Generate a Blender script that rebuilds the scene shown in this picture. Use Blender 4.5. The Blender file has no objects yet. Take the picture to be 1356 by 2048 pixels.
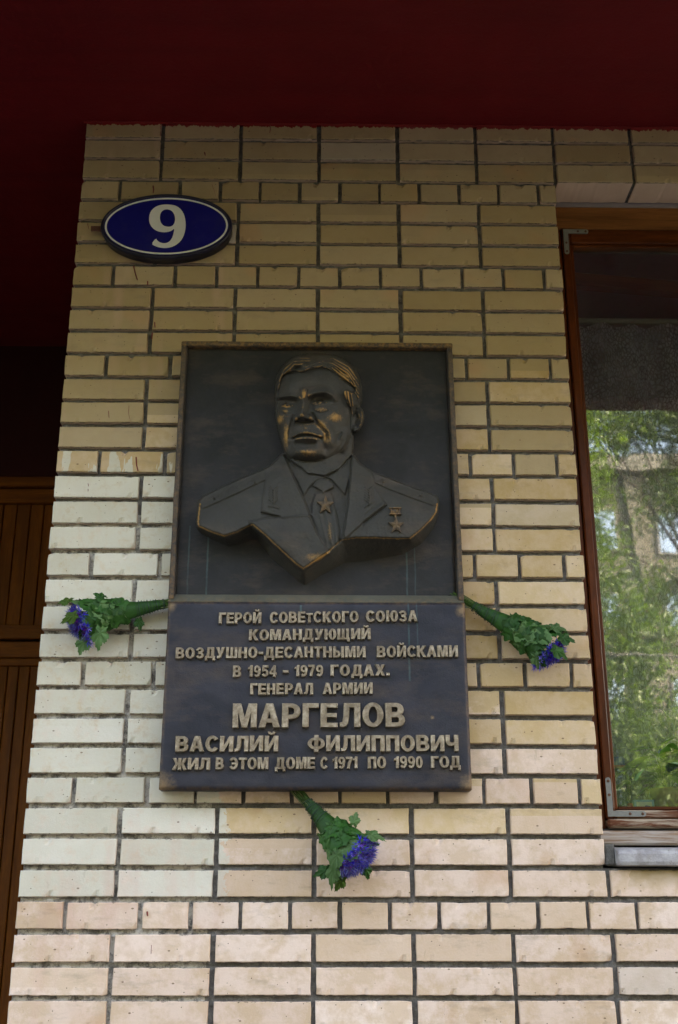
import bpy, math, random
import numpy as np
from mathutils import Vector, Matrix, noise
from mathutils.geometry import tessellate_polygon
random.seed(7)
rng = np.random.default_rng(7)
R = math.radians
C = bpy.context.scene.collection
scn = bpy.context.scene
# ---------------------------------------------------------------- camera, sky, sun, exposure
F_PX = 2284.09
CAM = Vector((0.79453, -3.18444, 1.62025))
PITCH, YAW = 1.91365, -0.0160986
cd = bpy.data.cameras.new('camera'); cam = bpy.data.objects.new('camera', cd); C.objects.link(cam)
cam.location = CAM; cam.rotation_euler = (PITCH, 0, YAW)
cd.sensor_fit = 'VERTICAL'; cd.sensor_height = 36; cd.lens = F_PX * 36 / 2048
cd.clip_start = 0.05; cd.clip_end = 2000
scn.camera = cam
SUN_EL, SUN_AZ = R(48), R(52)          # azimuth measured from +y (behind the wall) towards +x
w = bpy.data.worlds.new('World'); scn.world = w; w.use_nodes = True
nt = w.node_tree; bg = nt.nodes['Background']
sky = nt.nodes.new('ShaderNodeTexSky'); sky.sky_type = 'NISHITA'; sky.sun_disc = False
sky.sun_elevation = SUN_EL; sky.sun_rotation = SUN_AZ
sky.air_density = 1.0; sky.dust_density = 3.5; sky.ozone_density = 0.6
nt.links.new(sky.outputs[0], bg.inputs[0]); bg.inputs[1].default_value = 0.15
ld = bpy.data.lights.new('sun', 'SUN'); ld.energy = 2.2; ld.angle = R(0.5); ld.color = (1, .95, .86)
sun = bpy.data.objects.new('sun', ld); C.objects.link(sun)
sd = Vector((math.sin(SUN_AZ) * math.cos(SUN_EL), math.cos(SUN_AZ) * math.cos(SUN_EL), math.sin(SUN_EL)))
sun.rotation_euler = sd.to_track_quat('Z', 'Y').to_euler(); sun.location = sd * 40
scn.view_settings.view_transform = 'Standard'; scn.view_settings.look = 'None'
scn.view_settings.exposure = 3.72
scn.view_settings.use_white_balance = True; scn.view_settings.white_balance_temperature = 8600; scn.view_settings.white_balance_tint = 18; scn.view_settings.gamma = 1
scn.view_settings.use_curve_mapping = False
scn.cycles.max_bounces = 8

RM = Matrix.Rotation(YAW, 3, 'Z') @ Matrix.Rotation(PITCH, 3, 'X')
def at(px, py, Y=0.0):
    d = RM @ Vector(((px - 678) / F_PX, -(py - 1024) / F_PX, -1.0))
    return CAM + d * ((Y - CAM.y) / d.y)
RMT = RM.transposed()
def pj(p):
    q = RMT @ (Vector(p) - CAM)
    return 678 + F_PX * q.x / -q.z, 1024 - F_PX * q.y / -q.z

# ---------------------------------------------------------------- object helpers
def link(name, me, mat=None, parent=None, label=None, cat=None, group=None, kind=None, loc=None):
    o = bpy.data.objects.new(name, me); C.objects.link(o)
    if mat is not None and me is not None and not me.materials:
        for m in (mat if isinstance(mat, (list, tuple)) else [mat]): me.materials.append(m)
    if parent is not None: o.parent = parent
    if label: o['label'] = label
    if cat: o['category'] = cat
    if group: o['group'] = group
    if kind: o['kind'] = kind
    if loc is not None: o.location = loc
    return o
def thing(name, label, cat, loc=(0, 0, 0), group=None):
    return link(name, None, None, None, label, cat, group, None, loc)
def dupm(src, parent=None, loc=None, rot=None, scale=None):
    o = src.copy(); C.objects.link(o); o.parent = parent
    if loc is not None: o.location = loc
    if rot is not None: o.rotation_euler = rot
    if scale is not None: o.scale = scale
    return o
class MB:
    def __init__(s): s.v = []; s.f = []; s.m = []
    def add(s, vs, fs, mi=0):
        b = len(s.v); s.v += [tuple(v) for v in vs]
        s.f += [tuple(b + i for i in f) for f in fs]; s.m += [mi] * len(fs)
        return s
    def box(s, a, b, bev=0.0, mi=0, jit=0.0):
        (x0, y0, z0), (x1, y1, z1) = a, b
        if x0 > x1: x0, x1 = x1, x0
        if y0 > y1: y0, y1 = y1, y0
        if z0 > z1: z0, z1 = z1, z0
        if bev <= 0:
            vs = [(x, y, z) for x in (x0, x1) for y in (y0, y1) for z in (z0, z1)]
            s.add(vs, [(0, 1, 3, 2), (4, 6, 7, 5), (0, 4, 5, 1), (2, 3, 7, 6), (0, 2, 6, 4), (1, 5, 7, 3)], mi)
            return s
        e = bev; vs = []; idx = {}
        for ix, x in enumerate((x0, x1)):
            for iy, y in enumerate((y0, y1)):
                for iz, z in enumerate((z0, z1)):
                    sx, sy, sz = (1 - 2 * ix), (1 - 2 * iy), (1 - 2 * iz)
                    for ax in range(3):
                        p = [x + sx * e * (ax != 0), y + sy * e * (ax != 1), z + sz * e * (ax != 2)]
                        idx[(ix, iy, iz, ax)] = len(vs); vs.append(p)
        fs = []
        I = lambda a, b_, c, ax: idx[(a, b_, c, ax)]
        for k in (0, 1):
            q = [I(k, 0, 0, 0), I(k, 1, 0, 0), I(k, 1, 1, 0), I(k, 0, 1, 0)]; fs.append(q if k else q[::-1])
            q = [I(0, k, 0, 1), I(0, k, 1, 1), I(1, k, 1, 1), I(1, k, 0, 1)]; fs.append(q if k else q[::-1])
            q = [I(0, 0, k, 2), I(1, 0, k, 2), I(1, 1, k, 2), I(0, 1, k, 2)]; fs.append(q if k else q[::-1])
        for a_ in (0, 1):
            for b_ in (0, 1):
                fs.append([I(a_, b_, 0, 0), I(a_, b_, 1, 0), I(a_, b_, 1, 1), I(a_, b_, 0, 1)])
                fs.append([I(a_, 0, b_, 0), I(a_, 1, b_, 0), I(a_, 1, b_, 2), I(a_, 0, b_, 2)])
                fs.append([I(0, a_, b_, 1), I(1, a_, b_, 1), I(1, a_, b_, 2), I(0, a_, b_, 2)])
        for a_ in (0, 1):
            for b_ in (0, 1):
                for c_ in (0, 1): fs.append([I(a_, b_, c_, 0), I(a_, b_, c_, 1), I(a_, b_, c_, 2)])
        s.add(vs, fs, mi); s.fix = True
        return s
    def tube(s, pts, rad, n=6, mi=0, cap=True):
        pts = [Vector(p) for p in pts]; m = len(pts)
        if not hasattr(rad, '__len__'): rad = [rad] * m
        vs = []; fs = []; up = None
        for i, p in enumerate(pts):
            t = (pts[min(i + 1, m - 1)] - pts[max(i - 1, 0)]).normalized()
            if up is None:
                up = t.orthogonal().normalized()
            else:
                up = (up - t * up.dot(t)).normalized()
            bn = t.cross(up)
            for k in range(n):
                a = 2 * math.pi * k / n
                vs.append(p + (up * math.cos(a) + bn * math.sin(a)) * rad[i])
        for i in range(m - 1):
            for k in range(n):
                a, b = i * n + k, i * n + (k + 1) % n
                fs.append((a, b, b + n, a + n))
        if cap:
            fs.append(tuple(range(n))[::-1]); fs.append(tuple((m - 1) * n + k for k in range(n)))
        return s.add(vs, fs, mi)
    def mesh(s, name, mats=None, smooth=False, recalc=False):
        me = bpy.data.meshes.new(name); me.from_pydata(s.v, [], s.f)
        if mats is not None:
            for m in (mats if isinstance(mats, (list, tuple)) else [mats]): me.materials.append(m)
        if any(s.m): me.polygons.foreach_set('material_index', s.m)
        if smooth: me.polygons.foreach_set('use_smooth', [True] * len(me.polygons))
        if recalc or getattr(s, 'fix', False):
            import bmesh
            bm = bmesh.new(); bm.from_mesh(me); bmesh.ops.recalc_face_normals(bm, faces=bm.faces); bm.to_mesh(me); bm.free()
        me.update()
        return me
    def obj(s, name, mat, parent=None, smooth=False, **k):
        return link(name, s.mesh(name, mat, smooth), None, parent, **k)

# ---------------------------------------------------------------- materials
class MT:
    def __init__(s, name):
        s.m = bpy.data.materials.new(name); s.m.use_nodes = True; s.nt = s.m.node_tree
        s.b = s.nt.nodes['Principled BSDF']; s.out = s.nt.nodes['Material Output']
    def n(s, t, **k):
        nd = s.nt.nodes.new('ShaderNode' + t)
        for a, v in k.items():
            if a.startswith('i_'):
                key = a[2:]
                key = int(key) if key.isdigit() else key.replace('_', ' ')
                nd.inputs[key].default_value = v
            else: setattr(nd, a, v)
        return nd
    def l(s, a, b): s.nt.links.new(a, b); return s
    def coord(s, kind='Object', offs=False, scale=None):
        if kind == 'World': o = s.n('NewGeometry').outputs['Position']
        else: o = s.n('TexCoord').outputs[kind]
        if offs:
            oi = s.n('ObjectInfo'); mu = s.n('MATH' if 0 else 'Math', operation='MULTIPLY', i_1=37.0)
            s.l(oi.outputs['Random'], mu.inputs[0])
            cb = s.n('CombineXYZ')
            for i in range(3): s.l(mu.outputs[0], cb.inputs[i])
            ad = s.n('VectorMath', operation='ADD'); s.l(o, ad.inputs[0]); s.l(cb.outputs[0], ad.inputs[1]); o = ad.outputs[0]
        if scale:
            mp = s.n('VectorMath', operation='MULTIPLY'); mp.inputs[1].default_value = scale
            s.l(o, mp.inputs[0]); o = mp.outputs[0]
        return o
    def noise(s, co, sc, det=4, rough=.55, dist=0):
        nd = s.n('TexNoise'); nd.inputs['Scale'].default_value = sc; nd.inputs['Detail'].default_value = det
        nd.inputs['Roughness'].default_value = rough; nd.inputs['Distortion'].default_value = dist
        s.l(co, nd.inputs['Vector']); return nd.outputs[0]
    def vor(s, co, sc, feat='F1', out=0):
        nd = s.n('TexVoronoi'); nd.feature = feat; nd.inputs['Scale'].default_value = sc; s.l(co, nd.inputs['Vector']); return nd.outputs[out]
    def ramp(s, f, stops):
        nd = s.n('ValToRGB'); cr = nd.color_ramp
        while len(cr.elements) > 1: cr.elements.remove(cr.elements[-1])
        cr.elements[0].position = stops[0][0]; c = stops[0][1]
        cr.elements[0].color = tuple(c) + (1,) if hasattr(c, '__len__') else (c, c, c, 1)
        for p, c in stops[1:]:
            e = cr.elements.new(p); e.color = tuple(c) + (1,) if hasattr(c, '__len__') else (c, c, c, 1)
        s.l(f, nd.inputs[0]); return nd.outputs[0]
    def mix(s, f, a, b, mode='MIX'):
        nd = s.n('Mix', data_type='RGBA', blend_type=mode)
        for v, k in ((f, 0), (a, 6), (b, 7)):
            if isinstance(v, bpy.types.NodeSocket): s.l(v, nd.inputs[k])
            elif hasattr(v, '__len__'): nd.inputs[k].default_value = tuple(v) + (1,)
            else: nd.inputs[k].default_value = v if k == 0 else (v, v, v, 1)
        return nd.outputs[2]
    def math(s, op, a, b=0.0, clamp=False):
        nd = s.n('Math', operation=op); nd.use_clamp = clamp
        for i, v in enumerate((a, b)):
            if isinstance(v, bpy.types.NodeSocket): s.l(v, nd.inputs[i])
            else: nd.inputs[i].default_value = v
        return nd.outputs[0]
    def bump(s, h, st=.3, d=.002, prev=None):
        nd = s.n('Bump', i_Strength=st, i_Distance=d); s.l(h, nd.inputs['Height'])
        if prev is not None: s.l(prev, nd.inputs['Normal'])
        s.l(nd.outputs[0], s.b.inputs['Normal']); return nd.outputs[0]
    def set(s, **k):
        for a, v in k.items():
            key = {'col': 'Base Color', 'rough': 'Roughness', 'metal': 'Metallic', 'spec': 'Specular IOR Level', 'trans': 'Transmission Weight'}[a]
            if isinstance(v, bpy.types.NodeSocket): s.l(v, s.b.inputs[key])
            else: s.b.inputs[key].default_value = tuple(v) + (1,) if hasattr(v, '__len__') else v
        return s
def simple(name, col, rough=.6, metal=0, var=.15, sc=30, bump=.2, spec=.5):
    t = MT(name); co = t.coord('Object')
    f = t.noise(co, sc, 5)
    c = t.mix(f, tuple(x * (1 - var) for x in col), tuple(min(1, x * (1 + var)) for x in col))
    t.set(col=c, rough=rough, metal=metal, spec=spec); t.bump(f, bump, .002)
    return t.m

# brick -------------------------------------------------------------
PX, CZ, ZT = 0.262, 0.077 / 0.96, 4.15
BH_ = CZ - .0134
def mat_brick(single=True):
    t = MT('cream_brick' if single else 'cream_brickwork'); co = t.coord('Object', offs=True); wp = t.coord('World')
    oi = t.n('ObjectInfo').outputs['Random']
    n1 = t.noise(co, 10, 4, .6, .35); n2 = t.noise(co, 38, 7, .72); n3 = t.noise(co, 420, 3, .7)
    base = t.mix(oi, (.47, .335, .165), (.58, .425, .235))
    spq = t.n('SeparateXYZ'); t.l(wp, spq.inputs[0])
    topshade = t.math('GREATER_THAN', t.math('ADD', spq.outputs[2], t.math('MULTIPLY', oi, .25)), 3.98)     # top courses browned further: overhang shade put into the brick colour
    upshade = t.math('GREATER_THAN', t.math('ADD', spq.outputs[2], t.math('MULTIPLY', oi, .5)), 3.25)  # upper courses darkened too, the light falloff painted into their colour
    lowlit = t.math('LESS_THAN', t.math('ADD', spq.outputs[2], t.math('MULTIPLY', oi, .5)), 2.25)  # lower courses lightened, the brighter daylight there put into their colour
    base = t.mix(t.math('MULTIPLY', lowlit, .8), base, (.64, .48, .355))
    base = t.mix(t.math('MULTIPLY', upshade, .75), base, (.36, .275, .16)); base = t.mix(t.math('MULTIPLY', topshade, .45), base, (.27, .205, .125))
    pale = t.mix(t.math('MAXIMUM', upshade, topshade), t.mix(oi, (.72, .555, .445), (.79, .65, .555)), (.46, .37, .22))
    k = t.math('ADD', t.math('MULTIPLY', n1, .75), t.math('MULTIPLY', n2, .45))
    pz = t.math('GREATER_THAN', t.math('ADD', oi, 0.0), .62)
    spz = t.n('SeparateXYZ'); t.l(wp, spz.inputs[0])
    low = t.math('LESS_THAN', t.math('ADD', spz.outputs[2], t.math('MULTIPLY', oi, .9)), 2.35)       # efflorescence sits on the lower courses
    k = t.math('MULTIPLY', t.ramp(k, [(.52, 0), (.68, .9)]), t.math('ADD', t.math('MULTIPLY', low, .7), .30))
    c = t.mix(k, base, pale)
    # rusty blush
    rb = t.ramp(t.noise(co, 5.5, 2, .5, .3), [(.60, 0), (.72, .75)])
    c = t.mix(t.math('MULTIPLY', rb, .45), c, (.52, .27, .13))
    # grey grime smears
    gs = t.ramp(t.noise(t.coord('Object', True, (8, 8, 26)), 1.0, 6, .7), [(.56, 0), (.8, .6)])
    c = t.mix(gs, c, (.27, .22, .155))
    # occasional grey brick
    gb = t.ramp(oi, [(.0, 1), (.012, 1), (.014, 0)])
    c = t.mix(t.math('MULTIPLY', gb, .8), c, (.46, .43, .37))
    # white overpaint low on the left of the wall: rows 16-30, two bricks wide
    sp = t.n('SeparateXYZ'); t.l(wp, sp.inputs[0])
    wob = t.math('MULTIPLY', t.math('SUBTRACT', t.noise(wp, 14, 5, .7), .5), .10)
    xm = t.math('LESS_THAN', t.math('ADD', sp.outputs[0], t.math('MULTIPLY', wob, 1.5)), .54)
    zt = ZT - 15.93 * CZ; zb = ZT - 30.95 * CZ
    wz = t.math('MULTIPLY', wob, .25)
    m1 = t.math('LESS_THAN', t.math('ADD', sp.outputs[2], wz), zt)
    m2 = t.math('GREATER_THAN', t.math('ADD', sp.outputs[2], wz), zb)
    m = t.math('MULTIPLY', t.math('MULTIPLY', xm, m1), m2)
    # a brushed, partly covered course above it
    p2 = t.math('MULTIPLY', t.math('MULTIPLY', xm, t.math('LESS_THAN', sp.outputs[2], ZT - 14.95 * CZ)), t.math('GREATER_THAN', t.noise(t.coord('World', scale=(30, 30, 6)), 1, 4), .54))
    m = t.math('MAXIMUM', m, t.math('MULTIPLY', p2, m2))
    thin = t.ramp(t.noise(co, 30, 6, .75), [(.28, .35), (.50, .92)])
    wc = t.mix(t.noise(co, 7, 3), (.555, .54, .43), (.66, .65, .555))
    c = t.mix(t.math('MULTIPLY', m, thin), c, wc)
    # faint pink tint smear of old paint at the left
    pk = t.math('MULTIPLY', t.ramp(t.noise(t.coord('World', scale=(9, 9, 1.6)), 1, 3), [(.56, 0), (.68, .35)]), t.math('LESS_THAN', sp.outputs[0], .56))
    c = t.mix(pk, c, (.62, .40, .32))
    # yellow-green damp stain under the sill
    dx = t.math('GREATER_THAN', t.math('ADD', sp.outputs[0], t.math('MULTIPLY', wob, .8)), 1.62); dz = t.ramp(t.math('ADD', t.math('ABSOLUTE', t.math('SUBTRACT', sp.outputs[2], ZT - 29.95 * CZ)), t.math('MULTIPLY', t.noise(t.coord('World', scale=(6, 6, 12)), 1, 4), .06)), [(.045, 1), (.085, 0)])
    st = t.math('MULTIPLY', t.math('MULTIPLY', dx, dz), t.ramp(t.noise(t.coord('World', scale=(7, 7, 22)), 1, 5), [(.30, .25), (.62, .85)]))
    c = t.mix(st, c, (.26, .19, .055))
    # red paint that ran over the top of the first course
    rt = t.math('GREATER_THAN', t.math('ADD', sp.outputs[2], t.math('MULTIPLY', t.math('SUBTRACT', t.noise(t.coord('World', scale=(40, 40, 8)), 1, 5, .7), .5), .05)), ZT - .019)
    c = t.mix(rt, c, (.20, .008, .010))
    # specks
    v = t.vor(co, 62); n4 = t.noise(co, 23, 2)
    spk = t.math('MULTIPLY', t.math('LESS_THAN', v, .085), t.math('GREATER_THAN', n4, .53))
    c = t.mix(spk, c, (.09, .065, .045))
    v2 = t.vor(t.coord('Object', True, (1.0, 1, 1.7)), 17)
    c = t.mix(t.math('MULTIPLY', t.math('LESS_THAN', v2, .06), .8), c, (.16, .10, .06))
    # mortar crust and grime on the arrises
    so = t.n('SeparateXYZ'); t.l(t.coord('Object'), so.inputs[0])
    ez = t.math('MINIMUM', so.outputs[2], t.math('SUBTRACT', BH_, so.outputs[2]))
    en = t.noise(co, 55, 6, .8)
    fr_ = t.math('LESS_THAN', so.outputs[1], .006 if single else 5.0)
    ed = t.math('LESS_THAN', t.math('ADD', ez, t.math('MULTIPLY', t.math('SUBTRACT', 1.0, t.ramp(en, [(.52, 0), (.72, 1)])), .0045)), .0045)
    c = t.mix(t.math('MULTIPLY', t.math('MULTIPLY', ed, fr_), .75 if single else 0.0), c, (.10, .085, .065))
    hid = (t.math('MULTIPLY', t.math('SUBTRACT', 1.0, fr_), .85), t.mix(t.noise(co, 16, 4), (.52, .38, .29), (.64, .50, .40)))
    hs = t.ramp(t.noise(t.coord('Object', True, (40, 40, 9)), 1, 4, .7), [(.66, 0), (.74, .35)])
    c = t.mix(hs, c, (.30, .23, .15))
    c = t.mix(t.math('MULTIPLY', t.math('SUBTRACT', 1.0, n3), .16), c, (.16, .12, .07))
    # brick-to-brick tone, and a paler pink on all but their front faces
    tv = t.n('TexWhiteNoise', noise_dimensions='1D'); t.l(t.math('MULTIPLY', oi, 91.7), tv.inputs['W'])
    hv = t.n('HueSaturation'); t.l(c, hv.inputs['Color']); t.l(t.math('ADD', t.math('MULTIPLY', tv.outputs['Value'], .17), .90), hv.inputs['Value']); t.l(t.math('ADD', t.math('MULTIPLY', tv.outputs['Value'], -.16), 1.08), hv.inputs['Saturation']); c = hv.outputs[0]
    c = t.mix(hid[0], c, hid[1])
    t.set(col=c, rough=.86, spec=.25)
    b = t.bump(n2, .35, .004); t.bump(t.math('SUBTRACT', n3, t.math('MULTIPLY', spk, 1.5)), .30, .0012, b)
    return t.m
def mat_mortar():
    t = MT('grey_mortar'); wp = t.coord('World'); n = t.noise(wp, 60, 8, .75); n2 = t.noise(wp, 7, 4)
    c = t.ramp(n, [(.3, (.060, .058, .052)), (.52, (.15, .145, .135)), (.78, (.29, .28, .26))])
    c = t.mix(t.ramp(n2, [(.40, 0), (.65, .55)]), c, (.075, .07, .058))
    c = t.mix(t.ramp(t.noise(wp, 11, 5, .7), [(.55, 0), (.7, .6)]), c, (.27, .26, .235))
    sp = t.n('SeparateXYZ'); t.l(wp, sp.inputs[0])
    m = t.math('MULTIPLY', t.math('LESS_THAN', sp.outputs[0], .5), t.math('LESS_THAN', sp.outputs[2], 2.75))
    c = t.mix(t.math('MULTIPLY', m, t.ramp(t.noise(wp, 22, 6, .8), [(.42, 0), (.56, .85)])), c, (.50, .48, .42))
    t.set(col=c, rough=.95, spec=.2); t.bump(n, .9, .006); return t.m
def mat_red():
    t = MT('dark_red_paint'); wp = t.coord('World'); n = t.noise(wp, 5, 5, .6); n2 = t.noise(wp, 90, 5, .7)
    sp = t.n('SeparateXYZ'); t.l(wp, sp.inputs[0])
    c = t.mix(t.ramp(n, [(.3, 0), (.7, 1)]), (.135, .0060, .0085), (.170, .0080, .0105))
    c = t.mix(t.math('MULTIPLY', n2, .25), c, (.08, .004, .006))
    rl = t.noise(t.coord('World', scale=(.6, 12, 12)), 1.5, 5, .6); c = t.mix(t.ramp(rl, [(.45, 0), (.7, .35)]), c, (.085, .0048, .0075))
    c = t.mix(t.ramp(t.noise(wp, 2.2, 6, .7), [(.58, 0), (.66, .25)]), c, (.20, .02, .022))
    t.set(col=c, rough=.55, spec=.22); b = t.bump(n2, .5, .003); t.bump(t.noise(wp, 14, 3), .35, .01, b); return t.m
def mat_bronze(name, lo, hi, wearcol=(.50, .27, .085), wear_attr=False, streak=True, metal=.08, rough=.58, wk=1.0, corner=False):
    t = MT(name); wp = t.coord('World'); n = t.noise(wp, 7, 6, .65, .5); n2 = t.noise(wp, 70, 8, .7); n3 = t.noise(wp, 260, 3, .6)
    c = t.mix(t.ramp(n, [(.3, 0), (.7, 1)]), lo, hi)
    c = t.mix(t.ramp(t.noise(t.coord('World', scale=(6, 6, 15)), 1, 5, .7), [(.5, 0), (.72, .35)]), c, (.12, .085, .06))
    geo = t.n('NewGeometry')
    sp = t.n('SeparateXYZ'); t.l(wp, sp.inputs[0])
    if wear_attr:
        at_ = t.n('Attribute', attribute_name='wear').outputs['Fac']
        nn_ = t.math('ADD', t.math('MULTIPLY', t.noise(wp, 150, 6, .8, .8), 1.25), t.math('MULTIPLY', t.noise(wp, 26, 3, .6), .75))
        f = t.math('SUBTRACT', t.math('MULTIPLY', at_, 1.45), nn_)
        f = t.math('MULTIPLY', t.ramp(t.math('ADD', f, .42), [(.0, 0), (.62, 1)]), .85)
    else:
        p = t.ramp(geo.outputs['Pointiness'], [(.53, 0), (.60, 1)])
        f = t.math('MULTIPLY', t.math('MULTIPLY', p, wk), t.ramp(n2, [(.42, .1), (.62, 1)]))
    c = t.mix(f, c, wearcol)
    if corner:
        for cx_, cz_, rr_ in ((.37, 1.955, .085), (1.195, 1.96, .06), (.372, 2.45, .035), (1.19, 2.44, .04), (1.10, 2.14, .012)):
            vd = t.n('VectorMath', operation='DISTANCE'); t.l(wp, vd.inputs[0]); vd.inputs[1].default_value = (cx_, -.064, cz_)
            q = t.math('SUBTRACT', 1.0, t.math('DIVIDE', vd.outputs['Value'], rr_), True)
            q = t.ramp(t.math('MULTIPLY', q, t.math('ADD', t.noise(t.coord('World', scale=(1, 1, 1.6)), 60, 8, .8), .15)), [(.30, 0), (.62, .45)])
            c = t.mix(q, c, (.36, .24, .12))
    if streak:
        # verdigris runs: a few thin vertical lines at fixed places
        vg = None
        for x, z0, z1, wd, st in ((.412, 2.47, 2.70, .0022, .30), (.466, 2.47, 2.73, .0026, .35), (1.040, 2.24, 2.68, .0026, .35), (1.064, 2.30, 2.66, .002, .25), (.737, 2.40, 2.455, .003, .8)):
            a = t.math('LESS_THAN', t.math('ABSOLUTE', t.math('SUBTRACT', t.math('ADD', sp.outputs[0], t.math('MULTIPLY', t.noise(wp, 18, 2), .006)), x + .003)), wd)
            a = t.math('MULTIPLY', a, t.math('MULTIPLY', t.math('LESS_THAN', sp.outputs[2], z1), t.math('GREATER_THAN', sp.outputs[2], z0)))
            a = t.math('MULTIPLY', a, st * .4); vg = a if vg is None else t.math('MAXIMUM', vg, a)
        vg = t.math('MULTIPLY', vg, t.ramp(t.noise(wp, 40, 3), [(.3, .5), (.6, 1)]))
        c = t.mix(vg, c, (.13, .30, .29)); f2 = vg
    t.set(col=c, rough=t.math('ADD', t.math('MULTIPLY', n2, .25), rough - .1), metal=metal, spec=.20)
    b = t.bump(n2, .40, .0030); t.bump(n3, .40, .0010, b); return t.m
def mat_wood(name, dark, light, grain=(1, 1, 1), sc=1.0, rough=.5, wear=None, knots=False, offs=True):
    t = MT(name); co = t.coord('Object', offs, grain)
    n = t.noise(co, 26 * sc, 8, .7, 1.2); n2 = t.noise(co, 5 * sc, 3, .5, .8)
    c = t.mix(t.ramp(n, [(.3, 0), (.7, 1)]), dark, light)
    c = t.mix(t.ramp(n2, [(.4, 0), (.65, .6)]), c, tuple(x * .6 for x in dark))
    if wear:
        wn = t.noise(t.coord('Object', offs, tuple(g * 1.0 for g in grain)), 9 * sc, 6, .7, .6)
        c = t.mix(t.ramp(wn, [(.44, 0), (.56, 1)]), c, wear)
    if knots:
        v = t.vor(t.coord('Object', offs, (3.2, 3.2, 1.6)), 2.2)
        c = t.mix(t.ramp(v, [(.03, .9), (.10, 0)]), c, tuple(x * .25 for x in dark))
    t.set(col=c, rough=rough, spec=.16); t.bump(n, .35, .0015); return t.m
M = {}
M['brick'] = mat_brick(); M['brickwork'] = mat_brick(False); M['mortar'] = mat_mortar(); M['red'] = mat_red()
M['redwall_shade'] = simple('shaded_red_wall_paint', (.028, .0025, .0035), .6, 0, .2, 6, .2, .15)  # darker copy of the red paint: recess shade put into the colour
M['drip'] = simple('red_paint_drip', (.17, .008, .009), .45, 0, .2)
M['bronze'] = mat_bronze('dark_bronze', (.018, .019, .019), (.031, .031, .032), wk=.2)
M['bronze_panel'] = mat_bronze('blue_grey_bronze', (.019, .022, .030), (.041, .042, .052), metal=.3, rough=.45, wk=.35, corner=True)
M['bronze_bust'] = mat_bronze('worn_bust_bronze', (.034, .034, .029), (.052, .051, .044), wearcol=(.42, .235, .075), wear_attr=True, streak=False, metal=.1, rough=.58)
M['bronze_letter'] = mat_bronze('pale_worn_bronze', (.115, .090, .060), (.225, .175, .118), wearcol=(.42, .36, .27), streak=False, metal=.35, rough=.42)
M['bronze_lit'] = mat_bronze('lit_grey_green_bronze', (.060, .064, .050), (.095, .100, .080), streak=False, metal=0, rough=.7, wk=.2)  # paler bronze for the sloped ledge, light from above painted in
M['bronze_edge'] = mat_bronze('brown_bronze', (.032, .031, .032), (.062, .056, .048), streak=False, wk=.42)
M['frame'] = mat_wood('varnished_brown_wood', (.048, .010, .0015), (.125, .029, .005), (4, 4, .5), .9, .38)
M['frame_h'] = mat_wood('varnished_brown_rail', (.052, .011, .002), (.140, .036, .006), (.5, 4, 5), .9, .42)
M['head'] = mat_wood('orange_brown_head_rail', (.12, .045, .014), (.26, .105, .032), (.4, 4, 7), .8, .45)
M['worn'] = mat_wood('peeling_brown_wood', (.085, .03, .016), (.17, .06, .025), (.45, 3, 7), .9, .65, wear=(.34, .27, .20))
M['worn2'] = mat_wood('weathered_pale_wood', (.20, .10, .05), (.33, .24, .17), (.35, 3, 6), .9, .8, wear=(.36, .32, .28))
M['door'] = mat_wood('brown_pine_plank', (.115, .029, .0018), (.23, .068, .005), (5, 5, .45), .9, .42, knots=True)
M['door_h'] = mat_wood('brown_pine_rail', (.115, .029, .002), (.24, .072, .006), (.45, 5, 6), .9, .42)
M['galv'] = simple('galvanised_steel', (.17, .18, .165), .55, .2, .25, 120, .3)
M['screw'] = simple('rusty_screw', (.10, .045, .025), .7, .4)
t = MT('grey_painted_sill'); co = t.coord('Object'); n = t.noise(co, 24, 7, .75)
c = t.mix(t.ramp(n, [(.35, 0), (.65, 1)]), (.25, .245, .25), (.42, .415, .42)); c = t.mix(t.ramp(t.noise(co, 60, 6, .8), [(.6, 0), (.68, .8)]), c, (.12, .085, .06))
c = t.mix(t.ramp(t.noise(t.coord('Object', scale=(30, 30, 8)), 1, 4), [(.55, 0), (.7, .5)]), c, (.15, .13, .11))
t.set(col=c, rough=.5, spec=.4); t.bump(n, .7, .005); M['sill'] = t.m
M['signrim'] = simple('navy_plastic_rim', (.012, .013, .030), .4, 0, .6, 14, .15, .3)
t = MT('blue_enamel'); co = t.coord('Object'); c = t.mix(t.noise(co, 14, 5), (.003, .005, .115), (.007, .009, .165))
c = t.mix(t.math('MULTIPLY', t.math('GREATER_THAN', t.noise(t.coord('Object', scale=(60, 60, 110)), 1, 4, .7), .70), .5), c, (.10, .12, .30))
c = t.mix(t.ramp(t.noise(co, 9, 6, .7), [(.5, 0), (.75, .25)]), c, (.05, .05, .09)); t.set(col=c, rough=.38, spec=.25); M['signblue'] = t.m
M['signwhite'] = simple('white_enamel', (.63, .66, .64), .35, 0, .05, 40, .02)
M['rust'] = simple('rusty_iron', (.11, .045, .03), .8, .2, .4, 60, .5)
M['shadow_gap'] = simple('gap_shade_black', (.03, .028, .028), .9)
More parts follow.
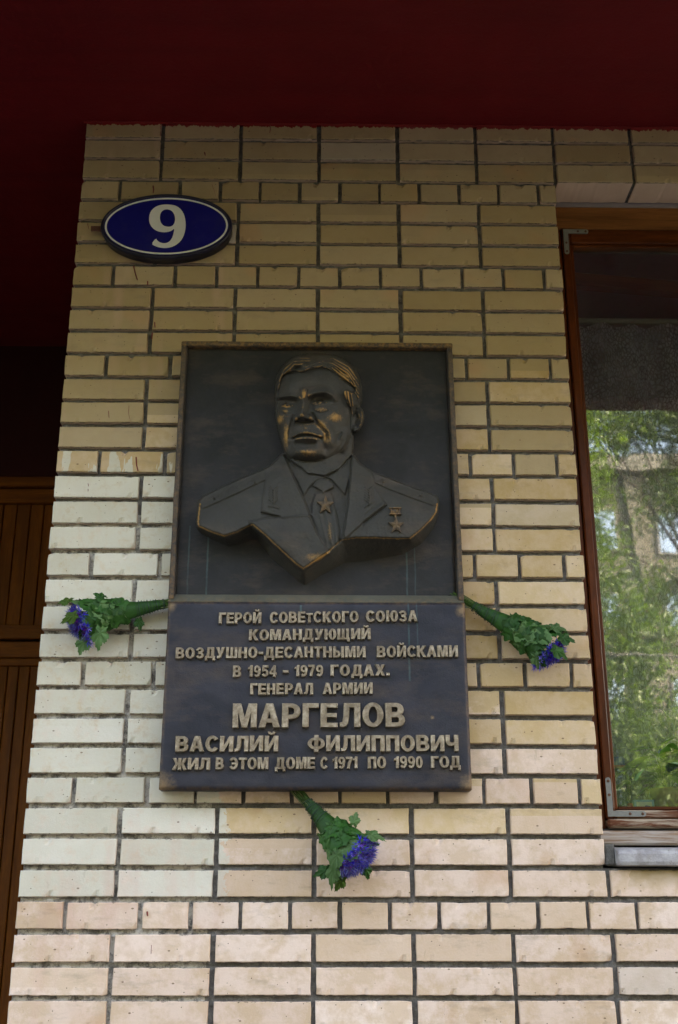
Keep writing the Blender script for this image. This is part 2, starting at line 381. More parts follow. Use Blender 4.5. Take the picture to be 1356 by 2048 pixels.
# ================================================================ ground and street
t = MT('asphalt'); wp = t.coord('World'); n = t.noise(wp, 40, 8, .8)
t.set(col=t.ramp(n, [(.3, (.032, .032, .033)), (.7, (.062, .06, .058))]), rough=.9); t.bump(n, .4, .01); M['asphalt'] = t.m
t = MT('pavement_concrete'); wp = t.coord('World'); n = t.noise(wp, 12, 8, .75)
t.set(col=t.ramp(n, [(.3, (.045, .044, .042)), (.7, (.085, .082, .076))]), rough=.9); t.bump(n, .4, .01); M['pave'] = t.m
MB().add([(-300, -300, -.15), (300, -300, -.15), (300, 300, -.15), (-300, 300, -.15)], [(0, 1, 2, 3)]).obj('ground', M['asphalt'], kind='structure')
MB().box((-20, -4.2, -.6), (20, 1.7, 0)).obj('pavement', M['pave'], kind='structure')
MB().box((-20, -4.35, -.6), (20, -4.2, .012), .01).obj('kerb', M['pave'], kind='structure')
MB().box((-30, -11.4, -.6), (30, -11.25, .012), .01).obj('kerb', M['pave'], kind='structure')
t = MT('lawn_soil'); wp = t.coord('World'); n = t.noise(wp, 5, 8, .8)
t.set(col=t.ramp(n, [(.3, (.028, .045, .012)), (.7, (.05, .075, .02))]), rough=.95); M['lawn'] = t.m
MB().box((-60, -36, -.5), (60, -11.4, -.02)).obj('lawn', M['lawn'], kind='structure')

# ================================================================ brick wall
BL, BH, BD = .2487, CZ - .0134, .115
def brick_mesh(L, H, name, D=BD, seed=0):
    r = random.Random(seed)
    e = .0022
    nx = max(6, int(L / .011)); xs = [0, e] + [e + (L - 2 * e) * i / nx for i in range(1, nx)] + [L - e, L]
    zs = [0, e] + [e + (H - 2 * e) * i / 4 for i in range(1, 4)] + [H - e, H]
    X, Z = len(xs), len(zs); vs = []; fs = []
    chips = [(r.random() * L, r.choice([0, 0, H]), r.uniform(.003, .0075)) for _ in range(r.choice([0, 1, 2, 3]))]
    if r.random() < .30: chips.append((r.choice([0, L]), r.choice([0, H]), r.uniform(.006, .015)))
    ph = r.random() * 50
    def P(x, z, y):
        edge = (x == 0 or x == L or z == 0 or z == H)
        dx = dz = 0
        if edge:
            y += .0022; q = noise.noise((x * 38 + ph, z * 38, 1.3)) * .0014 + noise.noise((x * 140 + ph, z * 140, 3.3)) * .0009
            if z == 0: dz = -q
            if z == H: dz = q
            if x == 0: dx = -q
            if x == L: dx = q
        y += noise.noise((x * 18 + ph, z * 18, .4)) * .0007
        for cx_, cz_, cr in chips:
            d = math.hypot((x - cx_) * .7, z - cz_)
            if d < cr:
                k = 1 - d / cr; y += k * .009
                dz += (1 if cz_ == 0 else -1) * k * .0020
        return (x + dx, y, z + dz)
    for j in range(Z):
        for i in range(X): vs.append(P(xs[i], zs[j], 0))
    for j in range(Z - 1):
        for i in range(X - 1): a = j * X + i; fs.append((a, a + 1, a + X + 1, a + X))
    ring = [i for i in range(X)] + [j * X + X - 1 for j in range(1, Z)] + [(Z - 1) * X + i for i in range(X - 2, -1, -1)] + [j * X for j in range(Z - 2, 0, -1)]
    b = len(vs); m = len(ring)
    for k in ring: vs.append((vs[k][0], D, vs[k][2]))
    for k in range(m):
        a, c = ring[k], ring[(k + 1) % m]; fs.append((c, a, b + k, b + (k + 1) % m))
    fs.append(tuple(range(b, b + m))[::-1])
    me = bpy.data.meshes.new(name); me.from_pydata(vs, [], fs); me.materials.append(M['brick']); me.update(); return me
lib = {}
for nm, L, cnt in (('stretcher', BL, 14), ('header', .1195, 12), ('closer', .1845, 6), ('stub', .052, 3)):
    lib[nm] = [brick_mesh(L, BH, 'brick_' + nm, seed=hash_ * 31 + len(nm)) for hash_ in range(cnt)]
wall = thing('brick_wall', 'cream brick wall pier carrying the bronze plaque, between dark doorway and window', 'wall')
def row_z(k): return ZT - (k + 1) * CZ + .0122 * .0        # bottom of course k
WX0, WX1 = 1.560, 3.144                                       # window opening
def in_opening(k, x0, x1):
    return 3 <= k <= 29 and x0 > WX0 - .02 and x1 < WX1 + .02
cands = []
for k in range(0, 51):
    z = ZT - k * CZ - BH
    if k % 4 == 3:
        segs = [(0, .1195, 'header'), (.1325, .317, 'closer')]; x = .330
        while x < 5.2:
            if 3 <= k <= 27:
                if x + .12 > WX0 - .012 and x < WX0:
                    segs.append((x, WX0 - .001, 'stub')); x = WX1; continue
            segs.append((x, x + .1195, 'header')); x += .131
    else:
        segs = [(i * PX, i * PX + BL, 'stretcher') for i in range(0, 20)]
        segs = [s_ for s_ in segs if not (k in (28, 29) and WX0 - .02 < s_[0] < WX1 - .1)]
    for a, b, ty in segs:
        if 3 <= k <= 29 and WX0 - .01 < a < WX1 - .05: continue
        if k == 0 or True: cands.append((k, a, b, ty, z))
plx0, plx1, plz0, plz1 = .365, 1.195, 1.95, 3.29
nvis = 0; rest = MB(); proto_bricks = []
for (k, a, b, ty, z) in cands:
    u, v = pj(((a + b) / 2, 0, z + BH / 2)); u0, _ = pj((a, 0, z)); u1, _ = pj((b, 0, z)); _, vt = pj((a, 0, z + BH))
    vis = u1 > -5 and u0 < 1360 and vt < 2050 and not (a > plx0 + .02 and b < plx1 - .02 and z > plz0 + .03 and z + BH < plz1)
    jx, jy, jz = random.uniform(-.0012, .0012), random.uniform(-.0022, .0022), random.uniform(-.001, .001)
    rz = random.uniform(-.006, .006); ry = random.uniform(-.005, .005)
    me = random.choice(lib[ty])
    if k in (0, 1, 2) and a > WX0: jy = -.002
    if vis and nvis < 300:
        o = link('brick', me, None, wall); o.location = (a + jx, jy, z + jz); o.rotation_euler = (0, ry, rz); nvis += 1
    else:
        rest.add([(p.co.x + a + jx, p.co.y + jy, p.co.z + z + jz) for p in me.vertices], [tuple(p.vertices) for p in me.polygons])
print('visible bricks', nvis, 'of', len(cands))
for k in range(0, 51):                                        # the same bond turns the corner into the doorway
    z = ZT - k * CZ - BH; y0 = .118 + (.0 if k % 2 else -.0); y = y0 + .012; first = k % 2
    while y < 1.58:
        ty = 'header' if (first and y < .2) or y > 1.45 else 'stretcher'; L = .1195 if ty == 'header' else BL; me = random.choice(lib[ty]); jx = random.uniform(-.002, .002)
        rest.add([(p.co.y + jx, y + L - p.co.x, p.co.z + z) for p in me.vertices], [tuple(p.vertices) for p in me.polygons]); y += L + .012
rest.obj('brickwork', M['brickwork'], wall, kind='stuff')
mo = MB(); MR = .0175
mo.box((.004, MR, 0), (WX0 - .004, .118, ZT)); mo.box((WX0 - .004, MR, 0), (WX1 + .004, .118, ZT - 30 * CZ + .006))
mo.box((WX1 + .004, MR, 0), (5.24, .118, ZT)); mo.box((WX0 - .004, MR, ZT - 3 * CZ + .018), (WX1 + .004, .118, ZT))
# bed of ragged mortar: displaced sheet, shared plane a little proud
def rag(x0, x1, z0, z1, st=.009):
    nx, nz = int((x1 - x0) / st), int((z1 - z0) / st); vs = []; fs = []
    for j in range(nz + 1):
        for i in range(nx + 1):
            x, z = x0 + (x1 - x0) * i / nx, z0 + (z1 - z0) * j / nz
            y = MR - .0012 - .0075 * max(0, noise.noise((x * 26, z * 26, 5)) + .35 * noise.noise((x * 80, z * 80, 2)) + .05)
            vs.append((x, y, z))
    for j in range(nz):
        for i in range(nx): a = j * (nx + 1) + i; fs.append((a, a + 1, a + nx + 2, a + nx + 1))
    mo.add(vs, fs)
rag(.006, WX0 - .004, 1.3, ZT - .002); rag(WX0 - .004, 2.3, 1.3, ZT - 30 * CZ + .006); rag(WX0 - .004, 2.3, ZT - 3 * CZ + .018, ZT - .002)
mo.obj('mortar', M['mortar'], wall)
# side of the pier that runs back to the doorway, and window reveals
MB().box((.014, .119, 0), (.30, 1.58, ZT)).box((.0005, 1.581, 0), (.30, 1.74, ZT)).obj('pier_side', M['mortar'], wall)
# painted drips
def drip(pts, wd=.0022, par=wall):
    ps = [at(x, y, -.0016) for x, y in pts]; m = MB()
    for i in range(len(ps) - 1):
        a, b = ps[i], ps[i + 1]; d = (b - a).normalized(); s = Vector((d.z, 0, -d.x)) * wd * (1 - .5 * i / len(ps))
        s2 = Vector((d.z, 0, -d.x)) * wd * (1 - .5 * (i + 1) / len(ps))
        q = Vector((0, .0022, 0)); f = Vector((0, -.0012, 0))
        m.add([a - s + q, a + f, a + s + q, b - s2 + q, b + f, b + s2 + q], [(0, 1, 4, 3), (1, 2, 5, 4)])
    me = m.mesh('paint_drip', M['drip']); link('paint_drip', me, None, par)
for d in [[(321, 252), (320, 262), (322, 272)], [(306, 371), (307, 378), (306, 386)], [(424, 369), (428, 380), (431, 392)], [(267, 531), (270, 545), (275, 560)],
          [(175, 447), (177, 458)], [(258, 811), (257, 825), (259, 838)], [(217, 822), (218, 836)], [(272, 914), (273, 930), (276, 942)], [(309, 644), (310, 655)],
          [(540, 248), (541, 258), (539, 266)], [(643, 250), (646, 258)], [(295, 562), (295, 570)], [(987, 256), (988, 264)], [(176, 967), (177, 973)], [(176, 978), (176, 983)], [(409, 304), (411, 311)],
          [(294, 1823), (295, 1832)], [(303, 1890), (302, 1908)], [(305, 665), (303, 678)]]:
    drip(d)

# ================================================================ red overhang, upper wall, recess
ov = thing('overhang', 'dark red painted overhang of the upper floor above the brick wall', 'overhang')
SY = -1.27
m = MB(); m.box((-14, SY, ZT - .007), (14, 1.72, ZT + .28), .006); m.obj('soffit', M['red'], ov)
MB().box((-14, SY, 3.80), (14, SY + .12, ZT - .0085), .006).obj('shade_beam', M['red'], ov)  # unseen beam added to keep light off the upper wall
t = MT('upper_brickwork'); wp = t.coord('World', scale=(1, 0, 1)); bt = t.n('TexBrick'); t.l(t.coord('World'), bt.inputs['Vector'])
t.set(col=t.mix(t.noise(wp, 6), (.44, .34, .22), (.52, .41, .28)), rough=.9); M['upper'] = t.m
MB().box((-14, SY - .03, ZT + .285), (14, 9, 15.5)).obj('upper_wall', M['upper'], ov)
# paint bead where the soffit meets the bricks
bd = MB(); pts = [(-.01 + i * .02, -.0035 - .0018 * noise.noise((i * .3, 3, 1)), ZT - .0105 - .003 * noise.noise((i * .37, 1, 8))) for i in range(0, 125)]
bd.tube(pts, .0042, 6); bd.obj('paint_bead', M['drip'], ov)
rec = thing('recess_wall', 'dark red painted wall above the wooden doorway left of the bricks', 'wall')
DY = 1.60; DZ = 3.485
m = MB(); m.box((-3.2, DY, DZ), (.0, DY + .12, ZT - .008)); m.obj('wall_face', M['redwall_shade'], rec)
m = MB(); m.box((-1.87, -.02, 0), (-1.75, DY - .001, ZT - .008)); m.obj('side_wall', M['redwall_shade'], rec)  # unseen side wall, pulled in close to darken the recess

# doorway woodwork --------------------------------------------------
door = thing('wooden_door', 'brown varnished plank door with boarded transom, left of the brick wall', 'door', (-1.2, DY, 0))
def planks(x0, x1, z0, z1, wd, y):
    me = [MB().box((0, 0, 0), (wd - .0035, .02, z1 - z0), .003).mesh('plank', M['door']) for _ in range(1)]
    x = x0
    while x < x1 - .01:
        ww = min(wd, x1 - x)
        o = link('plank', me[0], None, door); o.location = Vector((x, y + random.uniform(-.0012, .0012), z0)) - door.location
        if ww < wd: o.scale.x = ww / wd
        x += wd
planks(-.80, -.0, 2.80, 3.375, .0597, DY + .03); planks(-2.4, -.8, 2.80, 3.375, .0597, DY + .03)
# lower plank fan: each leaf
def px_x(px, py, Y): return at(px, py, Y).x
planks(-1.28, .0, .04, 2.635, .0467, DY + .03); planks(-2.4, -1.29, .04, 2.635, .0467, DY + .03)
def rail(name, x0, x1, z0, z1, y0, y1, mat, b=.004):
    MB().box((x0 + 1.2, y0 - DY, z0), (x1 + 1.2, y1 - DY, z1), b).obj(name, mat, door)
rail('top_frame', -2.4, .0, 3.435, 3.482, DY - .02, DY + .10, M['door_h'])
rail('top_rail', -2.4, .0, 3.365, 3.433, DY + .005, DY + .10, M['door_h'])
rail('transom_bottom_rail', -2.4, .0, 2.750, 2.812, DY + .010, DY + .10, M['door_h'])
rail('door_top_rail', -2.4, .0, 2.668, 2.738, DY + .010, DY + .08, M['door_h'])
rail('door_top_bead', -2.4, .0, 2.634, 2.667, DY + .016, DY + .08, M['door_h'])
rail('backing', -2.4, .0, 0, 3.45, DY + .06, DY + .12, M['frame'])
rail('side_frame', -2.48, -2.4, 0, 3.482, DY - .02, DY + .10, M['door'])
MB().box((-3.2, DY, 0), (-2.48, DY + .12, DZ - .002)).obj('wall_side_face', M['red'], rec)

# ================================================================ window
win = thing('window', 'brown wooden window with leafy lace curtain, set in the brick wall at right', 'window', (2.35, .12, 1.8))
WO = Vector(win.location)
def wb(name, a, b, mat, bev=.003, par=None, label=None):
    m = MB().box(Vector(a) - WO, Vector(b) - WO, bev); return m.obj(name, mat, par or win, label=label)
ZB, ZH = 1.858, 3.905
wb('jamb', (1.5615, .115, ZB), (1.5955, .19, ZH - .09), M['frame']); wb('jamb', (3.108, .115, ZB), (3.142, .19, ZH - .09), M['frame'])
wb('head_rail', (1.5615, .112, ZH - .088), (3.142, .19, ZH), M['head'], .004)
wb('mullion', (2.335, .113, ZB), (2.369, .19, ZH - .09), M['frame'])
glass_z0, glass_z1 = 1.918, 3.745
for sx, (xa, xb) in enumerate(((1.597, 2.333), (2.371, 3.106))):
    sash = thing('sash', None, None); sash.parent = win; sash.location = (0, 0, 0)
    so = sash
    del_keys = []
    wb('stile', (xa, .104, ZB + .028), (xa + .026, .165, ZH - .092), M['frame'], .004, so)
    wb('stile', (xb - .026, .104, ZB + .028), (xb, .165, ZH - .092), M['frame'], .004, so)
    wb('rail', (xa + .027, .105, glass_z1 + .012), (xb - .027, .165, ZH - .092), M['frame_h'], .004, so)
    wb('rail', (xa + .027, .105, ZB + .029), (xb - .027, .165, glass_z0 - .008), M['worn'], .004, so, 'bottom rail with peeling varnish')
    wb('drip_rail', (xa - .001, .086, ZB + .002), (xb + .001, .16, ZB + .0265), M['worn'], .006, so)
    for x0 in (xa + .0265, xb - .0365): wb('glazing_bead', (x0, .114, glass_z0 - .006), (x0 + .010, .150, glass_z1 + .010), M['frame'], .002, so)
    wb('glazing_bead', (xa + .037, .114, glass_z0 - .0065), (xb - .037, .150, glass_z0 + .003), M['frame_h'], .002, so)
    wb('glazing_bead', (xa + .037, .114, glass_z1 + .002), (xb - .037, .150, glass_z1 + .0115), M['frame_h'], .002, so)
    # thin glass sheet
    gm = MB(); gm.add([Vector(p) - WO for p in [(xa + .03, .136, glass_z0 - .004), (xb - .03, .136, glass_z0 - .004), (xb - .03, .136, glass_z1 + .008), (xa + .03, .136, glass_z1 + .008)]], [(0, 1, 2, 3)])
    gm.obj('glass_pane', None, so).data.materials.append(None)
    win_glass = [o for o in so.children if o.name.startswith('glass_pane')][-1]; win_glass['g'] = 1
    # steel corner brackets
    for top in (0, 1):
        for rt in (0, 1):
            cz = (ZH - .098) if top else (ZB + .034); sz = -1 if top else 1
            cx_ = (xb - .004) if rt else (xa + .012 - .008); sx_ = -1 if rt else 1
            W_, LX, LZ = .0155, .108 if not top else .085, .108 if not top else .095
            n_ = 8; ol = [(0, 0), (LX - W_ / 2, 0)] + [(LX - W_ / 2 + W_ / 2 * math.sin(math.pi * i / n_), W_ / 2 - W_ / 2 * math.cos(math.pi * i / n_)) for i in range(1, n_)] + [(LX - W_ / 2, W_), (W_, W_), (W_, LZ - W_ / 2)] + \
                [(W_ / 2 + W_ / 2 * math.cos(math.pi * i / n_), LZ - W_ / 2 + W_ / 2 * math.sin(math.pi * i / n_)) for i in range(1, n_)] + [(0, LZ - W_ / 2)]
            bm_ = MB(); tri = tessellate_polygon([[Vector((x, y, 0)) for x, y in ol]]); vs = []
            for yy in (.1005, .1045): vs += [Vector((cx_ + sx_ * x, yy, cz + sz * y)) - WO for x, y in ol]
            N_ = len(ol); bm_.add(vs, [tuple(t_) for t_ in tri] + [(i, (i + 1) % N_, N_ + (i + 1) % N_, N_ + i) for i in range(N_)]); bm_.fix = True
            br = bm_.obj('corner_bracket', M['galv'], so)
            # (sub-part level reached: the screws are joined into the bracket's own fixing mesh)
            sc_ = MB()
            for (hx, hz) in ((LX - .010, W_ / 2), (LX * .58, W_ / 2), (W_ / 2, LZ - .010), (W_ / 2, LZ * .55)):
                c0 = Vector((cx_ + sx_ * hx, .1, cz + sz * hz)) - WO
                sc_.tube([c0 + Vector((0, .001, 0)), c0 - Vector((0, .0006, 0)), c0 - Vector((0, .0012, 0))], [.0042, .0040, .0022], 10)
            sc_.obj('bracket_screws', M['screw'], so)
wb('sill_timber', (1.5615, .070, 1.8135), (3.142, .19, ZB - .006), M['worn2'], .006)
wb('gap_shade', (1.5615, .10, ZB - .0045), (3.142, .188, ZB + .001), M['shadow_gap'], 0)  # dark strip standing in for the shade between drip rail and sill
# grey painted concrete/metal sill outside, rounded nose
prof = [(.13, 1.8125), (.00, 1.801), (-.024, 1.798), (-.032, 1.793), (-.035, 1.785), (-.034, 1.765), (-.030, 1.757), (-.022, 1.7545), (.13, 1.7545)]
sm_ = MB(); xs_ = [1.588, 1.591, 1.597] + [1.6 + .1 * i for i in range(0, 16)] + [3.106, 3.112, 3.115]
vs = []
for i, x in enumerate(xs_):
    e_ = {0: .008, 1: .003, 2: .0, len(xs_) - 1: .008, len(xs_) - 2: .003}.get(i, 0)
    for (y, z) in prof:
        k_ = 1 - e_ / .03; vs.append(Vector((x, .13 - (.13 - y) * (1 - e_ * 1.2), 1.783 + (z - 1.783) * k_ + .0008 * noise.noise((x * 9, z * 40, y * 20)))) - WO)
n_ = len(prof); fs = [(i * n_ + j, (i + 1) * n_ + j, (i + 1) * n_ + (j + 1) % n_, i * n_ + (j + 1) % n_) for i in range(len(xs_) - 1) for j in range(n_)]
fs += [tuple(range(n_)), tuple((len(xs_) - 1) * n_ + j for j in range(n_))[::-1]]
sm_.add(vs, fs); sm_.fix = True; sm_.obj('outer_sill', M['sill'], win)
wb('sill_mortar', (1.5615, .004, 1.757), (1.5885, .12, 1.812), M['mortar'], .004)
wb('inner_sill', (1.5615, .19, 1.875), (3.142, .50, 1.905), M['signwhite'], .004)
# inner frame set behind, slightly ajar
inner = thing('inner_sash', None, None); inner.parent = win; inner.location = Vector((1.60, .20, 3.66)) - WO; inner.rotation_euler = (0, R(1.2), R(6))
MB().box((0, 0, 0), (.74, .04, .05), .004).obj('rail', M['frame_h'], inner)
MB().box((0, .002, -1.75), (.035, .038, -.001), .004).obj('stile', M['frame'], inner)
# glass
t = MT('window_glass')
fr = t.n('Fresnel', i_IOR=1.55); tr = t.n('BsdfTransparent'); tr.inputs[0].default_value = (.76, .82, .80, 1)
gl = t.n('BsdfGlossy'); gl.inputs['Roughness'].default_value = .022; gl.inputs['Color'].default_value = (.92, 1, .96, 1)
bp = t.n('Bump', i_Strength=.030, i_Distance=.02); hh = t.noise(t.coord('World', scale=(3.6, 1, 2.2)), 1.5, 1, .3, .6)
t.l(hh, bp.inputs['Height']); t.l(bp.outputs[0], gl.inputs['Normal'])
f = t.math('ADD', t.math('MULTIPLY', fr.outputs[0], 3.1), .05, True)
ms = t.n('MixShader'); t.l(f, ms.inputs[0]); t.l(tr.outputs[0], ms.inputs[1]); t.l(gl.outputs[0], ms.inputs[2])
ds = t.n('BsdfDiffuse'); ds.inputs[0].default_value = (.50, .56, .62, 1); md = t.n('MixShader'); t.l(t.ramp(t.noise(t.coord('World', scale=(5, 1, 2)), 2, 6, .7), [(.3, .012), (.7, .05)]), md.inputs[0]); t.l(ms.outputs[0], md.inputs[1]); t.l(ds.outputs[0], md.inputs[2]); t.l(md.outputs[0], t.out.inputs[0])     # a film of dust
M['glass'] = t.m
for o in list(bpy.data.objects):
    if o.get('g'): o.data.materials.clear(); o.data.materials.append(M['glass']); del o['g']
# curtain: pleated lace with a leaf pattern
t = MT('leaf_lace'); co = t.coord('World')
wv = t.n('TexNoise', i_Scale=9.0); t.l(co, wv.inputs['Vector'])
wc = t.mix(.022, co, wv.outputs['Color'], 'LINEAR_LIGHT')
mp = t.n('Mapping'); mp.inputs['Rotation'].default_value = (0, R(33), 0); mp.inputs['Scale'].default_value = (112, 1, 56); t.l(wc, mp.inputs[0])
mp2 = t.n('Mapping'); mp2.inputs['Rotation'].default_value = (0, R(-48), 0); mp2.inputs['Scale'].default_value = (104, 1, 50); t.l(wc, mp2.inputs[0])
e1 = t.vor(mp.outputs[0], 1.0, 'DISTANCE_TO_EDGE'); e2 = t.vor(mp2.outputs[0], 1.0, 'DISTANCE_TO_EDGE')
sel = t.math('GREATER_THAN', t.noise(co, 16, 2), .5)
ee = t.mix(sel, e1, e2); lf = t.ramp(ee, [(.05, 0), (.22, 1)])
tr = t.n('BsdfTransparent'); df = t.n('BsdfDiffuse'); df.inputs[0].default_value = (.72, .66, .84, 1)
tl = t.n('BsdfTranslucent'); tl.inputs[0].default_value = (.5, .5, .55, 1)
m1 = t.n('MixShader'); m1.inputs[0].default_value = .35; t.l(df.outputs[0], m1.inputs[1]); t.l(tl.outputs[0], m1.inputs[2])
m2 = t.n('MixShader'); t.l(t.math('ADD', t.math('MULTIPLY', lf, .34), .30), m2.inputs[0]); t.l(tr.outputs[0], m2.inputs[1]); t.l(m1.outputs[0], m2.inputs[2]); t.l(m2.outputs[0], t.out.inputs[0])
cm = MB(); nx = 260; vs = []
for j, z in enumerate((1.93, 2.4, 2.9, 3.3, 3.61)):
    for i in range(nx + 1):
        x = 1.57 + 1.57 * i / nx; y = .40 + .016 * math.sin(x * 52 + .8 * math.sin(x * 7)) + .008 * math.sin(x * 23 + j * .35)
        vs.append((x, y, z))
cm.add(vs, [(j * (nx + 1) + i, j * (nx + 1) + i + 1, (j + 1) * (nx + 1) + i + 1, (j + 1) * (nx + 1) + i) for j in range(4) for i in range(nx)])
cu = cm.obj('lace_curtain', t.m, None, True, label='sheer lace curtain with leaf pattern hanging behind the window glass', cat='curtain')
MB().tube([(1.57, .40, 3.625), (3.14, .40, 3.625)], .012, 10).obj('curtain_rail', M['galv'], cu)
# room behind
room = thing('room', 'dim room seen through the window glass and curtain', 'room', (2.35, 2, 0)); RO = Vector(room.location)
M['roomwall'] = simple('room_wall_paint', (.22, .19, .22), .9)
for nm, a, b in (('back_wall', (.35, 3.4, 1.0), (5.2, 3.5, 4.02)), ('side_wall', (.31, .19, 1.0), (.345, 3.5, 4.02)), ('side_wall', (5.2, .19, 1.0), (5.24, 3.5, 4.02)), ('room_ceiling', (.35, .19, 3.96), (5.2, 3.4, 4.02)), ('room_floor', (.35, .19, 1.0), (5.2, 3.4, 1.05)),
                 ('front_wall', (.35, .121, 1.05), (1.5605, .188, 3.95)), ('front_wall', (3.143, .121, 1.05), (5.19, .188, 3.95)), ('front_wall', (1.5615, .121, 1.05), (3.142, .188, 1.81)), ('front_wall', (1.5615, .121, 3.906), (3.142, .188, 3.955))):
    MB().box(Vector(a) - RO, Vector(b) - RO).obj(nm, M['roomwall'], room)
# ================================================================ bronze plaque
plq = thing('memorial_plaque', 'bronze memorial plaque with uniformed man in relief above raised Cyrillic lettering', 'plaque', (.78, 0, 2.62))
PO = Vector(plq.location)
FY, RY, LY = -.034, -.056, -.064                 # field, rim face, lower panel face
def pbox(name, a, b, mat, bev=.002, par=None): return MB().box(Vector(a) - PO, Vector(b) - PO, bev).obj(name, mat, par or plq)
def slab(name, x0, x1, z0, z1, yf, mat, st=.010, amp=.0009, back=-.004, par=None, x0b=None, x1b=None):
    """cast plate with a faintly uneven face; x0b / x1b: left and right edges at the bottom"""
    x0b = x0 if x0b is None else x0b; x1b = x1 if x1b is None else x1b
    nx, nz = int((x1 - x0) / st), int((z1 - z0) / st); vs = []; fs = []; m = MB()
    for j in range(nz + 1):
        for i in range(nx + 1):
            u, v = i / nx, j / nz
            xa, xb_ = x0b + (x0 - x0b) * v, x1b + (x1 - x1b) * v
            x, z = xa + (xb_ - xa) * u, z0 + (z1 - z0) * v
            e = .0022 if i in (0, nx) or j in (0, nz) else 0
            q = noise.noise((x * 22, z * 22, 3)) * amp + noise.noise((x * 70, z * 70, 9)) * amp * .4
            wob = .0009 * noise.noise((x * 25, z * 25, 7)) if e else 0
            vs.append(Vector((x + wob, yf + e + q, z + wob)) - PO)
    for j in range(nz):
        for i in range(nx): a = j * (nx + 1) + i; fs.append((a, a + 1, a + nx + 2, a + nx + 1))
    X = nx + 1; ring = list(range(X)) + [j * X + nx for j in range(1, nz + 1)] + [nz * X + i for i in range(nx - 1, -1, -1)] + [j * X for j in range(nz - 1, 0, -1)]
    b = len(vs); vs += [Vector((vs[k].x, back - PO.y, vs[k].z)) for k in ring]; n_ = len(ring)
    for k in range(n_): a, c = ring[k], ring[(k + 1) % n_]; fs.append((c, a, b + k, b + (k + 1) % n_))
    m.add(vs, fs); return m.obj(name, mat, par or plq, True)
PX0, PX1, PZ0, PZ1 = .363, 1.193, 1.9475, 3.292
slab('field_panel', PX0 + .012, PX1 - .012, 2.45, PZ1 - .012, FY, M['bronze'])
pbox('rim', (PX0 - .001, RY, PZ1 - .016), (PX1 + .001, -.004, PZ1), M['bronze_edge'], .003)
def rimside(xt, xb_, sg):
    m = MB(); n_ = 60; vs = []; fs = []
    for i in range(n_ + 1):
        v = i / n_; z = 2.475 + (PZ1 - .0165 - 2.475) * v; x = xb_ + (xt - xb_) * v + .0010 * noise.noise((z * 16, sg, 0)); q = .0012 * noise.noise((z * 22, sg * 3, 4))
        for dx, y in ((0, -.004), (0, RY + .003 + q), (sg * .003, RY + q), (sg * .013, RY + q), (sg * .0155, RY + .003 + q), (sg * .018, FY + .004)): vs.append(Vector((x + dx, y, z)) - PO)
    for i in range(n_):
        for k in range(5): a = i * 6 + k; fs.append((a, a + 1, a + 7, a + 6))
    m.add(vs, fs); m.fix = True; m.obj('rim', M['bronze_edge'], plq)
rimside(PX0, PX0 - .001, 1); rimside(PX1, PX1 + .007, -1)
# sloped ledge between field and inscription panel
m = MB(); n_ = 70; vs = []
for i in range(n_ + 1):
    x = PX0 + .0 + (PX1 + .006 - PX0) * i / n_
    for y, z in ((FY + .002, 2.494), (FY - .003, 2.491 + .001 * noise.noise((x * 14, 0, 0))), (LY + .004, 2.4655 + .0008 * noise.noise((x * 14, 5, 0))), (LY + .006, 2.461), (-.004, 2.4605), (-.004, 2.494)): vs.append(Vector((x, y, z)) - PO)
fs = [(i * 6 + k, i * 6 + (k + 1) % 6, (i + 1) * 6 + (k + 1) % 6, (i + 1) * 6 + k) for i in range(n_) for k in range(6)] + [(0, 1, 2, 3, 4, 5), tuple(n_ * 6 + k for k in range(6))[::-1]]
m.add(vs, fs); m.fix = True; m.obj('ledge', M['bronze_lit'], plq)
ins = slab('inscription_panel', .3645, 1.2005, PZ0, 2.4635, LY, M['bronze_panel'], amp=.0013)

# ---- cast letters
def arc(cx, cy, rx, ry, a0, a1, n=12): return [(cx + rx * math.cos(R(a0 + (a1 - a0) * i / n)), cy + ry * math.sin(R(a0 + (a1 - a0) * i / n))) for i in range(n + 1)]
def stroke(pts, t_):
    n = len(pts); L = []; Rr = []
    for i, p in enumerate(pts):
        a = pts[max(i - 1, 0)]; b = pts[min(i + 1, n - 1)]; dx, dy = b[0] - a[0], b[1] - a[1]; l = math.hypot(dx, dy) or 1
        nx_, ny_ = -dy / l * t_ / 2, dx / l * t_ / 2; L.append((p[0] + nx_, p[1] + ny_)); Rr.append((p[0] - nx_, p[1] - ny_))
    return L + Rr[::-1]
def rect(a, b, c, d): return [(a, b), (c, b), (c, d), (a, d)]
s_ = .205; h_ = .165
def I_(w, x=0): return [(x, 0), (x + s_, 0), (x + w - s_, .62), (x + w - s_, 0), (x + w, 0), (x + w, 1), (x + w - s_, 1), (x + s_, .38), (x + s_, 1), (x, 1)]
def bowl(w, y0, y1, x=0, s=s_, t2=h_):
    ry = (y1 - y0) / 2; cy = (y0 + y1) / 2; rx = ry * .95
    out = [(x, y0)] + arc(x + w - rx, cy, rx, ry, -90, 90, 10) + [(x, y1)]
    inn = [(x + s, y0 + t2)] + arc(x + w - rx, cy, max(.02, rx - s * .98), ry - t2, -90, 90, 8) + [(x + s, y1 - t2)]
    return (out, [inn])
def O_(w, x=0): return (arc(x + w / 2, .5, w / 2, .52, 0, 360, 28)[:-1], [arc(x + w / 2, .5, w / 2 - s_, .52 - h_, 0, 360, 20)[:-1]])
W3 = lambda c, w: (w, c)
